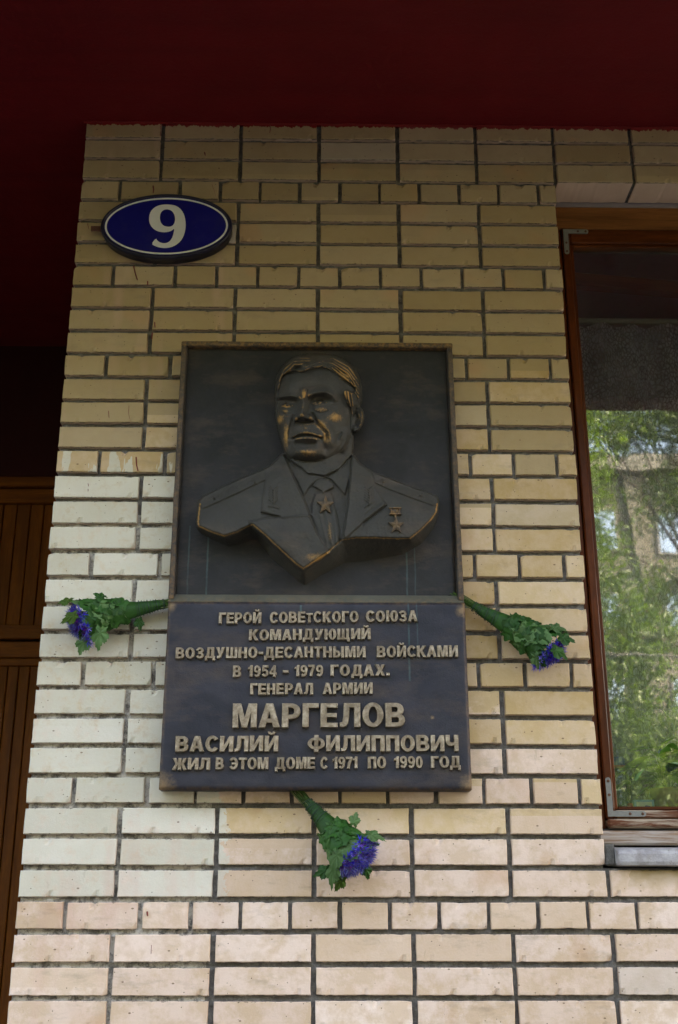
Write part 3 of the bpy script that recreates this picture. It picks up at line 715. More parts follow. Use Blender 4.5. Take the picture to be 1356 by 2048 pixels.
G = {
 'Г': (.56, [([(0, 0), (s_, 0), (s_, .82), (.56, .82), (.56, 1), (0, 1)], [])]),
 'Е': (.60, [([(0, 0), (.60, 0), (.60, .17), (s_, .17), (s_, .42), (.56, .42), (.56, .585), (s_, .585), (s_, .83), (.59, .83), (.59, 1), (0, 1)], [])]),
 'Р': (.64, [bowl(.64, .36, 1.0), (rect(0, 0, s_, .359), [])]),
 'О': (.74, [O_(.74)]),
 'И': (.70, [(I_(.70), [])]),
 'Й': (.70, [(I_(.70), []), ([(.17, 1.27), (.19, 1.17), (.28, 1.10), (.42, 1.10), (.51, 1.17), (.53, 1.27), (.43, 1.27), (.39, 1.20), (.31, 1.20), (.27, 1.27)], [])]),
 'С': (.68, [(stroke(arc(.36, .5, .27, .43, 38, 322, 22), .19), [])]),
 'В': (.68, [bowl(.68, 0, .56), bowl(.64, .445, 1.0)]),
 'Т': (.62, [([(.31 - s_ / 2, 0), (.31 + s_ / 2, 0), (.31 + s_ / 2, .83), (.62, .83), (.62, 1), (0, 1), (0, .83), (.31 - s_ / 2, .83)], [])]),
 'К': (.70, [([(0, 0), (s_, 0), (s_, .36), (.26, .42), (.47, 0), (.71, 0), (.41, .57), (.69, 1), (.46, 1), (s_, .63), (s_, 1), (0, 1)], [])]),
 'Ю': (.92, [(rect(0, 0, s_, 1), []), (rect(s_ - .02, .42, .36, .585), []), O_(.60, .32)]),
 'З': (.62, [(stroke([(.08, .75)] + arc(.30, .73, .20, .185, 160, -80, 14) + [(.2, .54)], .175), []), (stroke([(.2, .51)] + arc(.31, .27, .215, .20, 85, -165, 14), .175), [])]),
 'А': (.74, [([(0, 0), (.215, 0), (.265, .20), (.475, .20), (.525, 0), (.74, 0), (.49, 1), (.25, 1)], [[(.305, .36), (.435, .36), (.37, .68)]])]),
 'М': (.84, [([(0, 0), (.19, 0), (.19, .66), (.33, 0), (.51, 0), (.65, .66), (.65, 0), (.84, 0), (.84, 1), (.56, 1), (.42, .42), (.28, 1), (0, 1)], [])]),
 'Н': (.68, [([(0, 0), (s_, 0), (s_, .41), (.68 - s_, .41), (.68 - s_, 0), (.68, 0), (.68, 1), (.68 - s_, 1), (.68 - s_, .585), (s_, .585), (s_, 1), (0, 1)], [])]),
 'Д': (.80, [([(.0, -.20), (.16, -.20), (.16, .0), (.64, .0), (.64, -.20), (.80, -.20), (.80, .17), (.71, .17), (.71, 1), (.19, 1), (.17, .55), (.10, .17), (.0, .17)], [[(.31, .17), (.50, .17), (.50, .84), (.37, .84), (.36, .45)]])]),
 'У': (.68, [([(.08, 0), (.26, 0), (.34, .06), (.40, .2), (.68, 1), (.46, 1), (.345, .56), (.22, 1), (0, 1), (.24, .30), (.21, .19), (.08, .17)], [])]),
 'Щ': (.98, [([(0, 0), (.78, 0), (.78, -.18), (.95, -.18), (.95, .17), (.88, .17), (.88, 1), (.69, 1), (.69, .17), (.535, .17), (.535, 1), (.345, 1), (.345, .17), (.19, .17), (.19, 1), (0, 1)], [])]),
 'Ш': (.90, [([(0, 0), (.90, 0), (.90, 1), (.71, 1), (.71, .17), (.545, .17), (.545, 1), (.355, 1), (.355, .17), (.19, .17), (.19, 1), (0, 1)], [])]),
 'Ы': (.88, [bowl(.60, 0, .62), (rect(0, .621, s_, 1), []), (rect(.68, 0, .88, 1), [])]),
 'Х': (.70, [([(0, 0), (.23, 0), (.35, .30), (.47, 0), (.70, 0), (.465, .51), (.68, 1), (.46, 1), (.35, .72), (.24, 1), (.02, 1), (.235, .51)], [])]),
 'Л': (.72, [([(0, 0), (.12, 0), (.22, .05), (.28, .16), (.32, .45), (.33, .82), (.515, .82), (.515, 0), (.72, 0), (.72, 1), (.15, 1), (.13, .45), (.09, .19), (0, .17)], [])]),
 'П': (.68, [([(0, 0), (s_, 0), (s_, .82), (.68 - s_, .82), (.68 - s_, 0), (.68, 0), (.68, 1), (0, 1)], [])]),
 'Ф': (.90, [(arc(.45, .5, .45, .38, 0, 360, 30)[:-1], [stroke_ for stroke_ in ([[(.36, .27)] + arc(.36, .5, .17, .23, 270, 90, 8)], )][0]), ]),
 'Ч': (.66, [([(.66 - s_, 0), (.66, 0), (.66, 1), (.66 - s_, 1), (.66 - s_, .56), (.33, .50), (.23, .54), (s_, .64), (s_, 1), (0, 1), (0, .58), (.06, .42), (.18, .33), (.30, .32), (.66 - s_, .37)], [])]),
 'Ж': (1.0, [([(0, 0), (.21, 0), (.36, .40), (.405, .40), (.405, 0), (.595, 0), (.595, .40), (.64, .40), (.79, 0), (1, 0), (.77, .52), (.96, 1), (.76, 1), (.64, .60), (.595, .60), (.595, 1), (.405, 1), (.405, .60), (.36, .60), (.24, 1), (.04, 1), (.23, .52)], [])]),
 'Э': (.68, [(stroke(arc(.32, .5, .27, .43, 142, -142, 22), .19), []), (rect(.20, .425, .56, .575), [])]),
 '1': (.40, [([(.17, 0), (.38, 0), (.38, 1), (.22, 1), (.16, .87), (.0, .80), (.0, .65), (.17, .70)], [])]),
 '9': (.60, [(arc(.30, .68, .30, .33, 0, 360, 22)[:-1], [arc(.30, .68, .115, .165, 0, 360, 14)[:-1]]), (stroke([(.505, .68), (.505, .5), (.48, .3), (.42, .15), (.30, .075), (.19, .09), (.12, .19)], .175), [])]),
 '5': (.60, [([(.10, 1), (.56, 1), (.56, .83), (.25, .83), (.23, .66), (.05, .50)], []), (stroke([(.10, .56)] + arc(.29, .335, .215, .255, 125, -150, 16), .18), [])]),
 '4': (.62, [([(.34, 0), (.53, 0), (.53, .21), (.62, .21), (.62, .36), (.53, .36), (.53, 1), (.35, 1), (0, .38), (0, .21), (.34, .21)], [[(.15, .36), (.34, .36), (.34, .69)]])]),
 '7': (.56, [([(.12, 0), (.33, 0), (.38, .35), (.56, .82), (.56, 1), (0, 1), (0, .82), (.35, .82), (.19, .42)], [])]),
 '0': (.58, [(arc(.29, .5, .29, .52, 0, 360, 24)[:-1], [arc(.29, .5, .11, .35, 0, 360, 16)[:-1]])]),
 '-': (.34, [(rect(0, .36, .34, .54), [])]), '.': (.22, [(rect(0, 0, .22, .21), [])]),
}
G['Ф'] = (.90, [(arc(.45, .5, .45, .39, 0, 360, 30)[:-1], [[(.355, .30)] + arc(.355, .5, .165, .21, 250, 110, 8) + [(.355, .70)], [(.545, .70)] + arc(.545, .5, .165, .21, 70, -70, 8) + [(.545, .30)]]), (rect(.355, .88, .545, 1.04), []), (rect(.355, -.04, .545, .12), [])])
def offs(poly, d):
    n = len(poly); ar = sum(poly[i][0] * poly[(i + 1) % n][1] - poly[(i + 1) % n][0] * poly[i][1] for i in range(n))
    sg = 1 if ar > 0 else -1; out = []
    for i in range(n):
        p, q, r_ = poly[i - 1], poly[i], poly[(i + 1) % n]
        a = Vector((q[0] - p[0], q[1] - p[1])); b = Vector((r_[0] - q[0], r_[1] - q[1]))
        if a.length < 1e-6: a = b
        if b.length < 1e-6: b = a
        a.normalize(); b.normalize(); na = Vector((a.y, -a.x)) * sg; nb = Vector((b.y, -b.x)) * sg; m_ = na + nb
        if m_.length < .2: m_ = na
        m_.normalize(); k = d / max(.45, m_.dot(na)); out.append((q[0] + m_.x * k, q[1] + m_.y * k))
    return out
def glyph_mesh(ch, wx, hz, dep, mat, draft=.0012, jit=0, fat=0):
    w_, comps = G[ch]; m = MB(); sx = wx / w_
    for ci, (o_, holes) in enumerate(comps):
        rings = [o_] + list(holes); f2 = []; b2 = []; m2 = []
        for ri, rg in enumerate(rings):
            sc_ = [(x * sx, y * hz) for x, y in rg]; sgn = 1 if ri == 0 else -1
            f2.append(offs(sc_, sgn * (-.0004 + fat))); m2.append(offs(sc_, sgn * (.0003 + fat))); b2.append(offs(sc_, sgn * (draft + fat)))
        yd = -dep - ci * .00025
        tri = tessellate_polygon([[Vector((x, y, 0)) for x, y in rg] for rg in f2])
        flat = [p for rg in f2 for p in rg]; base = len(m.v); vs = [(x, yd, y) for x, y in flat]
        vs += [(x, yd + .0009, y) for rg in m2 for x, y in rg]
        vs += [(x, .001, y) for rg in b2 for x, y in rg]; N_ = len(flat); fs = []
        for t_ in tri:
            a, b, c = [flat[i] for i in t_]; cr = (b[0] - a[0]) * (c[1] - a[1]) - (b[1] - a[1]) * (c[0] - a[0])
            fs.append(tuple(t_) if cr > 0 else tuple(t_)[::-1])
        st = 0
        for ri, rg in enumerate(f2):
            n = len(rg); ar = sum(rg[i][0] * rg[(i + 1) % n][1] - rg[(i + 1) % n][0] * rg[i][1] for i in range(n)); flip = (ar > 0) == (ri == 0)
            for k in range(n):
                a, c = st + k, st + (k + 1) % n
                for q in (0, 1):
                    f_ = (a + q * N_, a + (q + 1) * N_, c + (q + 1) * N_, c + q * N_); fs.append(f_ if flip else f_[::-1])
            st += n
        m.add(vs, fs)
    return m.mesh('letter', mat)
gcache = {}
def put_word(word, xa, xb_, ytl, ybl, ytr, ybr, dep, adv=.10):
    """word between two points of the panel; all in metres: x range, top and bottom at left / right"""
    ws = [G[c.upper()][0] * (.85 if c == 'т' else 1) for c in word]; tot = sum(ws) + adv * (len(word) - 1); k = (xb_ - xa) / tot; x = xa
    for c, w_ in zip(word, ws):
        u = (x - xa) / max(1e-6, xb_ - xa); zb = ybl + (ybr - ybl) * u; zt = ytl + (ytr - ytl) * u; hh = zt - zb
        if c == 'т': hh *= .86
        key = (c, round(w_ * k, 4), round(hh, 4))
        if key not in gcache: gcache[key] = glyph_mesh(c.upper(), w_ * k, hh, dep, M['bronze_letter'], fat=.0004)
        o = link('letter', gcache[key], None, ins); o.location = Vector((x, LY - .0002 + random.uniform(-.0004, .0004), zb + random.uniform(-.0004, .0004))) - PO
        o.rotation_euler = (0, random.uniform(-.008, .008), 0)
        x += (w_ + adv) * k
def zp(zx, zy): return at(300 + zx / 1.994, 1180 + zy / 1.994, LY - .009)
LINES = [([('ГЕРОЙ', 275, 442), ('СОВЕтСКОГО', 478, 831), ('СОЮЗА', 862, 1066)], 275, 91, 133, 1066, 81, 124, .010, .12),
 ([('КОМАНДУЮЩИЙ', 395, 879)], 395, 158, 200, 879, 153, 195, .010, .12),
 ([('ВОЗДУШНО-ДЕСАНТНЫМИ', 102, 859), ('ВОЙСКАМИ', 906, 1228)], 102, 230, 272, 1228, 221, 265, .010, .13),
 ([('В', 331, 361), ('1954', 391, 503), ('-', 531, 551), ('1979', 577, 689), ('ГОДАХ.', 721, 955)], 331, 302, 346, 955, 297, 340, .010, .13),
 ([('ГЕНЕРАЛ', 400, 649), ('АРМИИ', 690, 887)], 400, 373, 416, 887, 369, 413, .010, .13),
 ([('МАРГЕЛОВ', 330, 1016)], 330, 455, 549, 1016, 452, 545, .016, .09),
 ([('ВАСИЛИЙ', 101, 509), ('ФИЛИППОВИЧ', 629, 1230)], 101, 584, 644, 1230, 579, 642, .012, .10),
 ([('ЖИЛ', 88, 237), ('В', 262, 292), ('ЭТОМ', 316, 470), ('ДОМЕ', 499, 657), ('С', 680, 707), ('1971', 730, 827), ('ПО', 870, 941), ('1990', 975, 1087), ('ГОД', 1123, 1238)], 88, 671, 716, 1238, 662, 707, .010, .10)]
for words, xl, ytl, ybl, xr, ytr, ybr, dep, adv in LINES:
    for wd, a, b in words:
        ua, ub = (a - xl) / (xr - xl), (b - xl) / (xr - xl); L = lambda p, q, u: p + (q - p) * u
        pa, pb = zp(a, L(ybl, ybr, ua)), zp(b, L(ybl, ybr, ub)); qa, qb = zp(a, L(ytl, ytr, ua)), zp(b, L(ytl, ytr, ub))
        put_word(wd, pa.x, pb.x, qa.z, pa.z, qb.z, pb.z, dep, adv)

# ---- the bust: a modelled relief, drawn as a depth map over the panel
ST = 2.6
gx = np.arange(48, 1290, ST); gy = np.arange(48, 1222, ST); XX, YY = np.meshgrid(gx, gy)
def sdf(poly):
    P_ = np.array(poly, float); n = len(P_); d = np.full(XX.shape, 1e9); ins_ = np.zeros(XX.shape, bool)
    for i in range(n):
        a = P_[i]; b = P_[(i + 1) % n]; ex, ey = b - a; wx, wy = XX - a[0], YY - a[1]
        tt = np.clip((wx * ex + wy * ey) / (ex * ex + ey * ey + 1e-9), 0, 1); d = np.minimum(d, (wx - ex * tt) ** 2 + (wy - ey * tt) ** 2)
        c = ((a[1] > YY) != (b[1] > YY)); xi = a[0] + (YY - a[1]) * (b[0] - a[0]) / ((b[1] - a[1]) if b[1] != a[1] else 1e-9); ins_ ^= c & (XX < xi)
    d = np.sqrt(d); return np.where(ins_, d, -d)
def smooth_poly(pts, it=2):
    for _ in range(it):
        q = []; n = len(pts)
        for i in range(n):
            a, b = pts[i], pts[(i + 1) % n]; q += [(a[0] * .75 + b[0] * .25, a[1] * .75 + b[1] * .25), (a[0] * .25 + b[0] * .75, a[1] * .25 + b[1] * .75)]
        pts = q
    return pts
ss = lambda d, w_: np.clip(d / w_ * .5 + .5, 0, 1) ** 2 * (3 - 2 * np.clip(d / w_ * .5 + .5, 0, 1))
def seg_d(pts):
    d = np.full(XX.shape, 1e9)
    for (ax, ay), (bx, by) in zip(pts[:-1], pts[1:]):
        ex, ey = bx - ax, by - ay; wx, wy = XX - ax, YY - ay; tt = np.clip((wx * ex + wy * ey) / (ex * ex + ey * ey + 1e-9), 0, 1)
        d = np.minimum(d, (wx - ex * tt) ** 2 + (wy - ey * tt) ** 2)
    return np.sqrt(d)
def ridge(pts, w_, a): return a * np.exp(-(seg_d(pts) / w_) ** 2)
def blob(x, y, sx, sy, a, rot=0):
    c, s = math.cos(R(rot)), math.sin(R(rot)); u = (XX - x) * c + (YY - y) * s; v = -(XX - x) * s + (YY - y) * c
    return a * np.exp(-(u / sx) ** 2 - (v / sy) ** 2)
Z = lambda *p: [(339 + x * .5, 24.2 + y * .5) for x, y in p]                      # head-detail coordinates
def zb_(x, y, sx, sy, a, rot=0): return blob(339 + x * .5, 24.2 + y * .5, sx * .5, sy * .5, a, rot)
HEAD = smooth_poly([(512, 560), (498, 530), (486, 480), (470, 415), (461, 355), (465, 300), (458, 240), (468, 170), (495, 122), (540, 86), (600, 68), (680, 64), (745, 74), (800, 96), (845, 132), (872, 185), (882, 240), (880, 320), (845, 350), (838, 420), (832, 470), (815, 510), (785, 545), (740, 572), (690, 592), (640, 600), (585, 596), (545, 585)], 1)
EAR = smooth_poly([(822, 335), (845, 318), (872, 322), (890, 350), (890, 395), (872, 435), (845, 450), (826, 440), (820, 400)], 2)
NECK = [(505, 540), (540, 500), (820, 430), (838, 470), (834, 565), (770, 640), (700, 672), (630, 655), (560, 620)]
TORSO_F = [(500, 550), (440, 607), (400, 630), (300, 670), (200, 715), (118, 757), (98, 775), (93, 800), (84, 880), (88, 903), (150, 932), (215, 953), (280, 932), (322, 910), (350, 897), (338, 880), (350, 895), (410, 945), (480, 1012), (560, 1085), (597, 1111), (660, 1070), (720, 1030), (768, 985), (785, 972), (850, 962), (950, 962), (1050, 966), (1115, 965), (1165, 925), (1215, 875), (1243, 835), (1250, 780), (1240, 757), (1180, 735), (1100, 705), (1010, 670), (930, 640), (870, 600), (834, 552), (770, 625), (700, 660), (630, 645), (560, 608)]
OUT_F = HEAD_F = [(500, 550), (440, 607), (400, 630), (300, 670), (200, 715), (118, 757), (98, 775), (93, 800), (84, 880), (88, 903), (150, 932), (215, 953), (280, 932), (325, 908), (352, 897), (410, 945), (480, 1012), (560, 1085), (597, 1111), (660, 1070), (720, 1030), (768, 985), (785, 972), (850, 962), (950, 962), (1050, 966), (1115, 965), (1165, 925), (1215, 875), (1243, 835), (1250, 780), (1240, 757), (1180, 735), (1100, 705), (1010, 670), (930, 640), (870, 600), (834, 552)]
BASE = [(497, 545), (436, 604), (398, 626), (297, 666), (196, 711), (110, 752), (88, 775), (82, 800), (76, 880), (80, 912), (95, 930), (150, 964), (230, 1001), (292, 990), (330, 972), (372, 972), (410, 1012), (440, 1056), (500, 1106), (570, 1170), (605, 1192), (670, 1151), (740, 1112), (800, 1082), (880, 1076), (1000, 1056), (1080, 1041), (1125, 1012), (1172, 985), (1228, 912), (1251, 850), (1257, 780), (1245, 752), (1182, 729), (1102, 700), (1012, 665), (932, 635), (874, 596), (838, 548)]
dh = sdf(HEAD); de = sdf(EAR); dt = sdf(TORSO_F); do = sdf(OUT_F); db = sdf(BASE); dn = sdf(NECK)
# torso
H_t = 88 + 0 * XX
topd = seg_d([(95, 775), (200, 715), (400, 628), (500, 548)]); topd2 = seg_d([(834, 552), (930, 640), (1010, 670), (1180, 735), (1250, 765)])
H_t -= 26 * np.exp(-(topd / 62) ** 2) + 26 * np.exp(-(topd2 / 62) ** 2)
H_t -= 14 * np.clip((np.abs(XX - 660) - 250) / 340, 0, 1) ** 1.6
H_t += 9 * np.exp(-((YY - 960) / 120) ** 2)
H_t += -9 * np.exp(-(np.minimum(np.maximum(do, 0), 60) / 7) ** 2) * (YY > 800)
H_t += ridge([(300, 850), (420, 930), (470, 980)], 60, 3) + ridge([(230, 760), (330, 860)], 50, -4) + ridge([(1000, 830), (1150, 850)], 70, 3)
L1 = [(500, 550), (440, 607), (415, 680), (400, 760), (394, 833), (440, 846), (500, 860), (640, 850), (585, 740), (540, 640)]
L2 = [(333, 880), (420, 862), (520, 855), (622, 848), (660, 930), (725, 1034), (597, 1125), (480, 1030), (410, 965), (345, 905)]
R1 = [(834, 552), (870, 600), (930, 650), (950, 720), (998, 798), (885, 886), (800, 962), (790, 930), (812, 800), (830, 650)]
SHIRT = [(505, 560), (585, 740), (650, 905), (716, 1030), (785, 972), (800, 900), (815, 800), (832, 552), (770, 625), (700, 660), (620, 645)]
CL = [(506, 566), (560, 612), (640, 650), (704, 664), (660, 680), (625, 715), (600, 757), (585, 720), (545, 640)]
CR = [(832, 560), (790, 612), (745, 645), (704, 664), (735, 678), (765, 710), (798, 750), (812, 700), (826, 640)]
KNOT = [(645, 706), (660, 684), (690, 672), (722, 678), (744, 700), (742, 716), (712, 730), (694, 740), (680, 730)]
TIE = [(655, 745), (694, 735), (735, 745), (755, 830), (772, 920), (768, 985), (742, 1012), (712, 1020), (690, 980), (655, 900), (636, 850), (640, 790)]
STL = [(93, 788), (110, 818), (260, 750), (416, 676), (440, 610), (400, 626), (300, 664), (200, 709), (112, 752)]
STR = [(930, 640), (944, 692), (1010, 722), (1130, 768), (1228, 803), (1250, 790), (1250, 752), (1180, 729), (1100, 700), (1010, 664)]
H_t += ridge([(250, 790), (300, 900)], 30, -2.5) + ridge([(430, 880), (520, 1000), (590, 1060)], 40, 2.5) + ridge([(560, 900), (640, 1020)], 22, -2)
H_t += 6 * ss(sdf(L1), 4) + 11 * ss(sdf(L2), 5) + 7 * ss(sdf(R1), 4) - 15 * ss(sdf(SHIRT), 5)
H_t += 7 * ss(sdf(CL), 4) + 7 * ss(sdf(CR), 4) + 7 * ss(sdf(TIE), 6) + 10 * ss(sdf(KNOT), 5)
H_t += 7 * ss(sdf(STL), 4) + 7 * ss(sdf(STR), 4)
H_t += ridge([(412, 640), (402, 760), (398, 830)], 5, -1.5) + ridge([(398, 838), (440, 850), (500, 864)], 5, -5) + ridge([(402, 822), (440, 836), (480, 848)], 3, 1.5)
H_t += ridge([(885, 890), (935, 850), (998, 803)], 5, -5) + ridge([(890, 868), (990, 790)], 3, 2) + ridge([(895, 845), (978, 782)], 3, -2.4)
H_t += ridge([(585, 740), (650, 905), (716, 1030)], 4, 2.5) + ridge([(832, 560), (815, 800), (790, 940)], 4, 2.5)
for k_ in range(5): H_t += ridge([(668 + k_ * 18, 820), (690 + k_ * 16, 900), (712 + k_ * 12, 990)], 5, 2.4 * (-1) ** k_)
# laurel sprigs on the collar
for sx_, ox, oy in ((1, 452, 800), (-1, 915, 800)):
    H_t += ridge([(ox, oy), (ox - 4 * sx_, oy - 40), (ox + 2 * sx_, oy - 78)], 3, 4.4)
    for k_ in range(6):
        y_ = oy - 14 - 12 * k_; H_t += ridge([(ox - 2, y_), (ox - 19, y_ - 15)], 3.2, 4.4) + ridge([(ox, y_), (ox + 16, y_ - 15)], 3.2, 4.4)
    H_t += ridge([(ox - 22, oy + 3 + 7 * (sx_ < 0)), (ox + 26, oy + 14 - 34 * (sx_ < 0))], 4, 3.4)
for cx_, cy_, r_ in ((165, 766, 16), (360, 688, 15), (985, 685, 18), (1165, 752, 18)):
    for k_ in range(5):
        a = R(90 + 72 * k_ + 20); H_t += ridge([(cx_, cy_), (cx_ + r_ * 1.3 * math.cos(a), cy_ + r_ * .8 * math.sin(a))], 3.5, 2.2)
# neck
H_n = 50 + 18 * np.sqrt(np.clip(1 - ((XX - 690) / 190) ** 2, 0, 1)) + ridge([(830, 470), (800, 560), (740, 640)], 18, 6) + ridge([(790, 520), (700, 600), (600, 640)], 10, -3) + ridge([(560, 608), (640, 640), (700, 652), (770, 620)], 8, -5)
# head
rad = 165.; q_ = np.clip(dh, 0, rad) / rad
H_h = 58 + 66 * np.sqrt(np.clip(1 - (1 - q_) ** 2.2, 0, 1))
H_h -= 22 * np.clip((XX - 690) / 190, 0, 1) ** 1.5                      # the face is turned: side plane falls back
H_h -= 16 * np.clip((530 - XX) / 66, 0, 1) ** 1.2
H_h -= 12 * np.clip((200 - YY) / 130, 0, 1) ** 1.3
# brow, sockets, nose, mouth, cheeks (positions in head-detail units)
H_h += ridge(Z((262, 512), (330, 492), (400, 490), (480, 512)), 12, 10) + ridge(Z((575, 488), (640, 458), (730, 452), (800, 492), (825, 530)), 13, 10.5)
H_h += ridge(Z((270, 470), (380, 460), (470, 450), (560, 450), (700, 425), (800, 460)), 24, 5)
H_h += zb_(365, 562, 74, 36, -21) + zb_(668, 534, 96, 38, -21) + zb_(450, 590, 30, 70, -9) + zb_(590, 570, 28, 62, -9)
H_h += zb_(352, 588, 38, 20, 14) + zb_(666, 562, 50, 22, 14)
H_h += ridge(Z((305, 570), (345, 550), (395, 562), (415, 590)), 3.2, 4) + ridge(Z((600, 550), (640, 522), (700, 524), (745, 560)), 3.4, 4)
H_h += ridge(Z((310, 590), (350, 602), (400, 598)), 3, 2.6) + ridge(Z((615, 572), (665, 585), (730, 572)), 3, 2.6)
H_h += zb_(360, 580, 13, 12, -9) + zb_(656, 553, 14, 13, -9) + ridge(Z((312, 592), (350, 572), (405, 586)), 4, 3.5) + ridge(Z((605, 566), (655, 540), (735, 560)), 4, 3.5) + zb_(395, 586, 8, 8, -5) + zb_(705, 556, 9, 8, -5)
H_h += ridge(Z((300, 535), (350, 522), (420, 540)), 3.5, -3) + ridge(Z((590, 520), (650, 494), (720, 498), (770, 540)), 3.5, -3)
H_h += ridge(Z((318, 578), (350, 566), (400, 576)), 3.6, -6) + ridge(Z((618, 552), (655, 538), (725, 550)), 3.8, -6.5)
for k_ in range(4): H_h += ridge(Z((770 + 10 * k_, 575 + 12 * k_), (830 + 8 * k_, 590 + 26 * k_)), 3, -1.8) + ridge(Z((262 + 4 * k_, 590 + 16 * k_), (295, 600 + 8 * k_)), 3, -1.5)
H_h += zb_(345, 640, 38, 22, 5) + zb_(690, 618, 62, 30, 6) + ridge(Z((620, 640), (680, 665), (750, 640)), 5, -3.5) + ridge(Z((310, 650), (350, 680), (390, 665)), 4, -3)
H_h += ridge(Z((492, 430), (496, 500)), 5, -6) + ridge(Z((560, 435), (550, 500)), 5, -4) + ridge(Z((525, 430), (522, 500)), 8, 4)
H_h += ridge(Z((522, 480), (515, 560), (506, 620), (500, 670)), 19, 20) + ridge(Z((512, 600), (502, 660)), 15, 8) + zb_(504, 692, 46, 32, 20)
H_h += zb_(448, 712, 22, 22, 13) + zb_(580, 704, 32, 26, 15) + zb_(465, 738, 20, 9, -10) + zb_(548, 732, 26, 10, -11) + ridge(Z((440, 752), (500, 756), (610, 744)), 6, -13)
H_h += ridge(Z((605, 670), (640, 740), (700, 800), (745, 850), (752, 905)), 8, -11) + ridge(Z((428, 690), (400, 770), (378, 850), (380, 900)), 8, -8)
H_h += ridge(Z((660, 700), (730, 780), (790, 860), (800, 960)), 22, 7) + ridge(Z((370, 700), (345, 800), (340, 900)), 16, 5)
H_h += zb_(520, 812, 120, 60, 9) + ridge(Z((512, 770), (512, 830)), 7, -2.5)
H_h += ridge(Z((425, 890), (455, 862), (505, 846), (560, 846), (630, 862), (680, 880)), 7.5, 5) + ridge(Z((420, 905), (470, 884), (540, 874), (620, 882), (685, 902)), 4.2, -9)
H_h += ridge(Z((455, 908), (510, 903), (580, 903), (640, 910)), 7.5, 6.5) + ridge(Z((450, 950), (530, 962), (620, 955)), 11, -10)
H_h += zb_(415, 905, 16, 16, -5) + zb_(695, 905, 18, 18, -6) + ridge(Z((700, 930), (725, 1000)), 9, -4)
H_h += zb_(545, 1040, 92, 46, 18) + zb_(395, 985, 30, 60, -7) + zb_(735, 985, 34, 60, -8) + zb_(300, 860, 30, 90, -6) + zb_(540, 1040, 10, 28, -3) + ridge(Z((440, 1110), (560, 1130), (700, 1098)), 12, -9)
H_h += zb_(815, 690, 80, 50, 8) + zb_(285, 690, 40, 60, 5) + zb_(840, 830, 60, 90, -5) + zb_(900, 620, 36, 90, -4) + zb_(835, 540, 60, 50, -4)
H_h += ridge(Z((955, 840), (930, 940), (860, 1020), (780, 1075), (700, 1115)), 20, 8) + ridge(Z((880, 850), (850, 880), (845, 920)), 5, -5) + ridge(Z((890, 870), (880, 910)), 4, 4) + ridge(Z((905, 930), (870, 990), (830, 1040)), 6, -3.5)
H_h += ridge(Z((560, 400), (680, 380), (780, 400)), 7, -1.3) + zb_(420, 380, 120, 80, 4) + zb_(660, 340, 120, 80, 4)
FACE = smooth_poly(Z((262, 600), (262, 480), (290, 380), (310, 300), (370, 262), (430, 250), (490, 262), (530, 255), (560, 240), (640, 218), (720, 216), (790, 245), (850, 290), (930, 345), (1010, 400), (1030, 440), (1000, 470), (930, 440), (905, 460), (935, 520), (950, 580), (985, 610), (975, 800), (960, 1200), (262, 1200)), 1)
df_ = sdf(FACE); hair = ss(-df_, 4) * (dh > -2)
strand = np.zeros(XX.shape)
for k_ in range(10):
    y0 = 95 + k_ * 15; strand += ridge(Z((545, 240 - k_ * 14), (640, 150 - k_ * 5 + 28), (800, 130 + k_ * 12), (950, 210 + k_ * 17), (1050, 350 + k_ * 20)), 4.2, 3.2 * (-1) ** k_)
for k_ in range(6): strand += ridge(Z((270, 420 - k_ * 22), (330, 290 - k_ * 25), (420, 190 - k_ * 14), (540, 175 - k_ * 12)), 4.2, 3.2 * (-1) ** k_)
strand += ridge(Z((380, 240), (430, 190), (500, 190), (550, 235)), 10, 8) + zb_(460, 235, 40, 20, -5) + ridge(Z((560, 210), (660, 160), (760, 170), (900, 230), (1000, 330)), 9, 5)
for k_ in range(5): strand += ridge(Z((920 + 14 * k_, 450), (925 + 16 * k_, 520), (955 + 10 * k_, 590)), 4, 3 * (-1) ** k_)
for k_ in range(7): strand += ridge(Z((590 + 30 * k_, 235 - 4 * k_), (720 + 28 * k_, 190 + 8 * k_), (900 + 18 * k_, 285 + 14 * k_), (1010 + 6 * k_, 400 + 16 * k_)), 3.0, 2.6 * (-1) ** k_)
strand = strand * 1.5 + ridge(Z((300, 330), (360, 230), (440, 165), (560, 150), (600, 190)), 14, 6) + ridge(Z((600, 150), (760, 130), (920, 200), (1040, 330)), 20, 6)
H_h += hair * (13 + strand)
# ear
H_e = 62 + 14 * np.sqrt(np.clip(np.clip(de, 0, 22) / 22, 0, 1)) + ridge([(826, 345), (848, 325), (872, 330), (884, 355), (882, 395), (866, 430), (845, 444)], 6, 9) + ridge([(838, 360), (855, 355), (864, 380), (856, 410)], 9, -13) + ridge([(846, 350), (868, 362), (872, 390)], 4, 4) + blob(842, 428, 12, 14, 6) + blob(832, 392, 7, 12, 5)
H_o = np.where(de > -2, H_e, 0)
lump = np.array([[noise.noise((x * .02, y * .02, 1.)) * 1.3 + noise.noise((x * .07, y * .07, 2.)) * .8 + noise.noise((x * .19, y * .19, 4.)) * .55 for x in gx] for y in gy])
def side(d, H, w_=5): return H * np.clip(d / w_ + .3, 0, 1)
tt = np.clip(db / (db + np.maximum(-do, 0) + 1e-6), 0, 1) * (db > 0)
tedge = np.where(do > 0, 1.0, tt)
A = (H_t + lump) * tedge
neckH = np.where(dn > -3, (H_n + lump) * np.clip(dn / 3 + 1, 0, 1), 0); neckH = np.where(dt > 2, 0, neckH)
headH = (H_h + lump) * np.clip(dh / 5 + .2, 0, 1)
chinm = ss(dh, 6)
B = np.maximum(np.where(dt > 0, A, A), neckH)
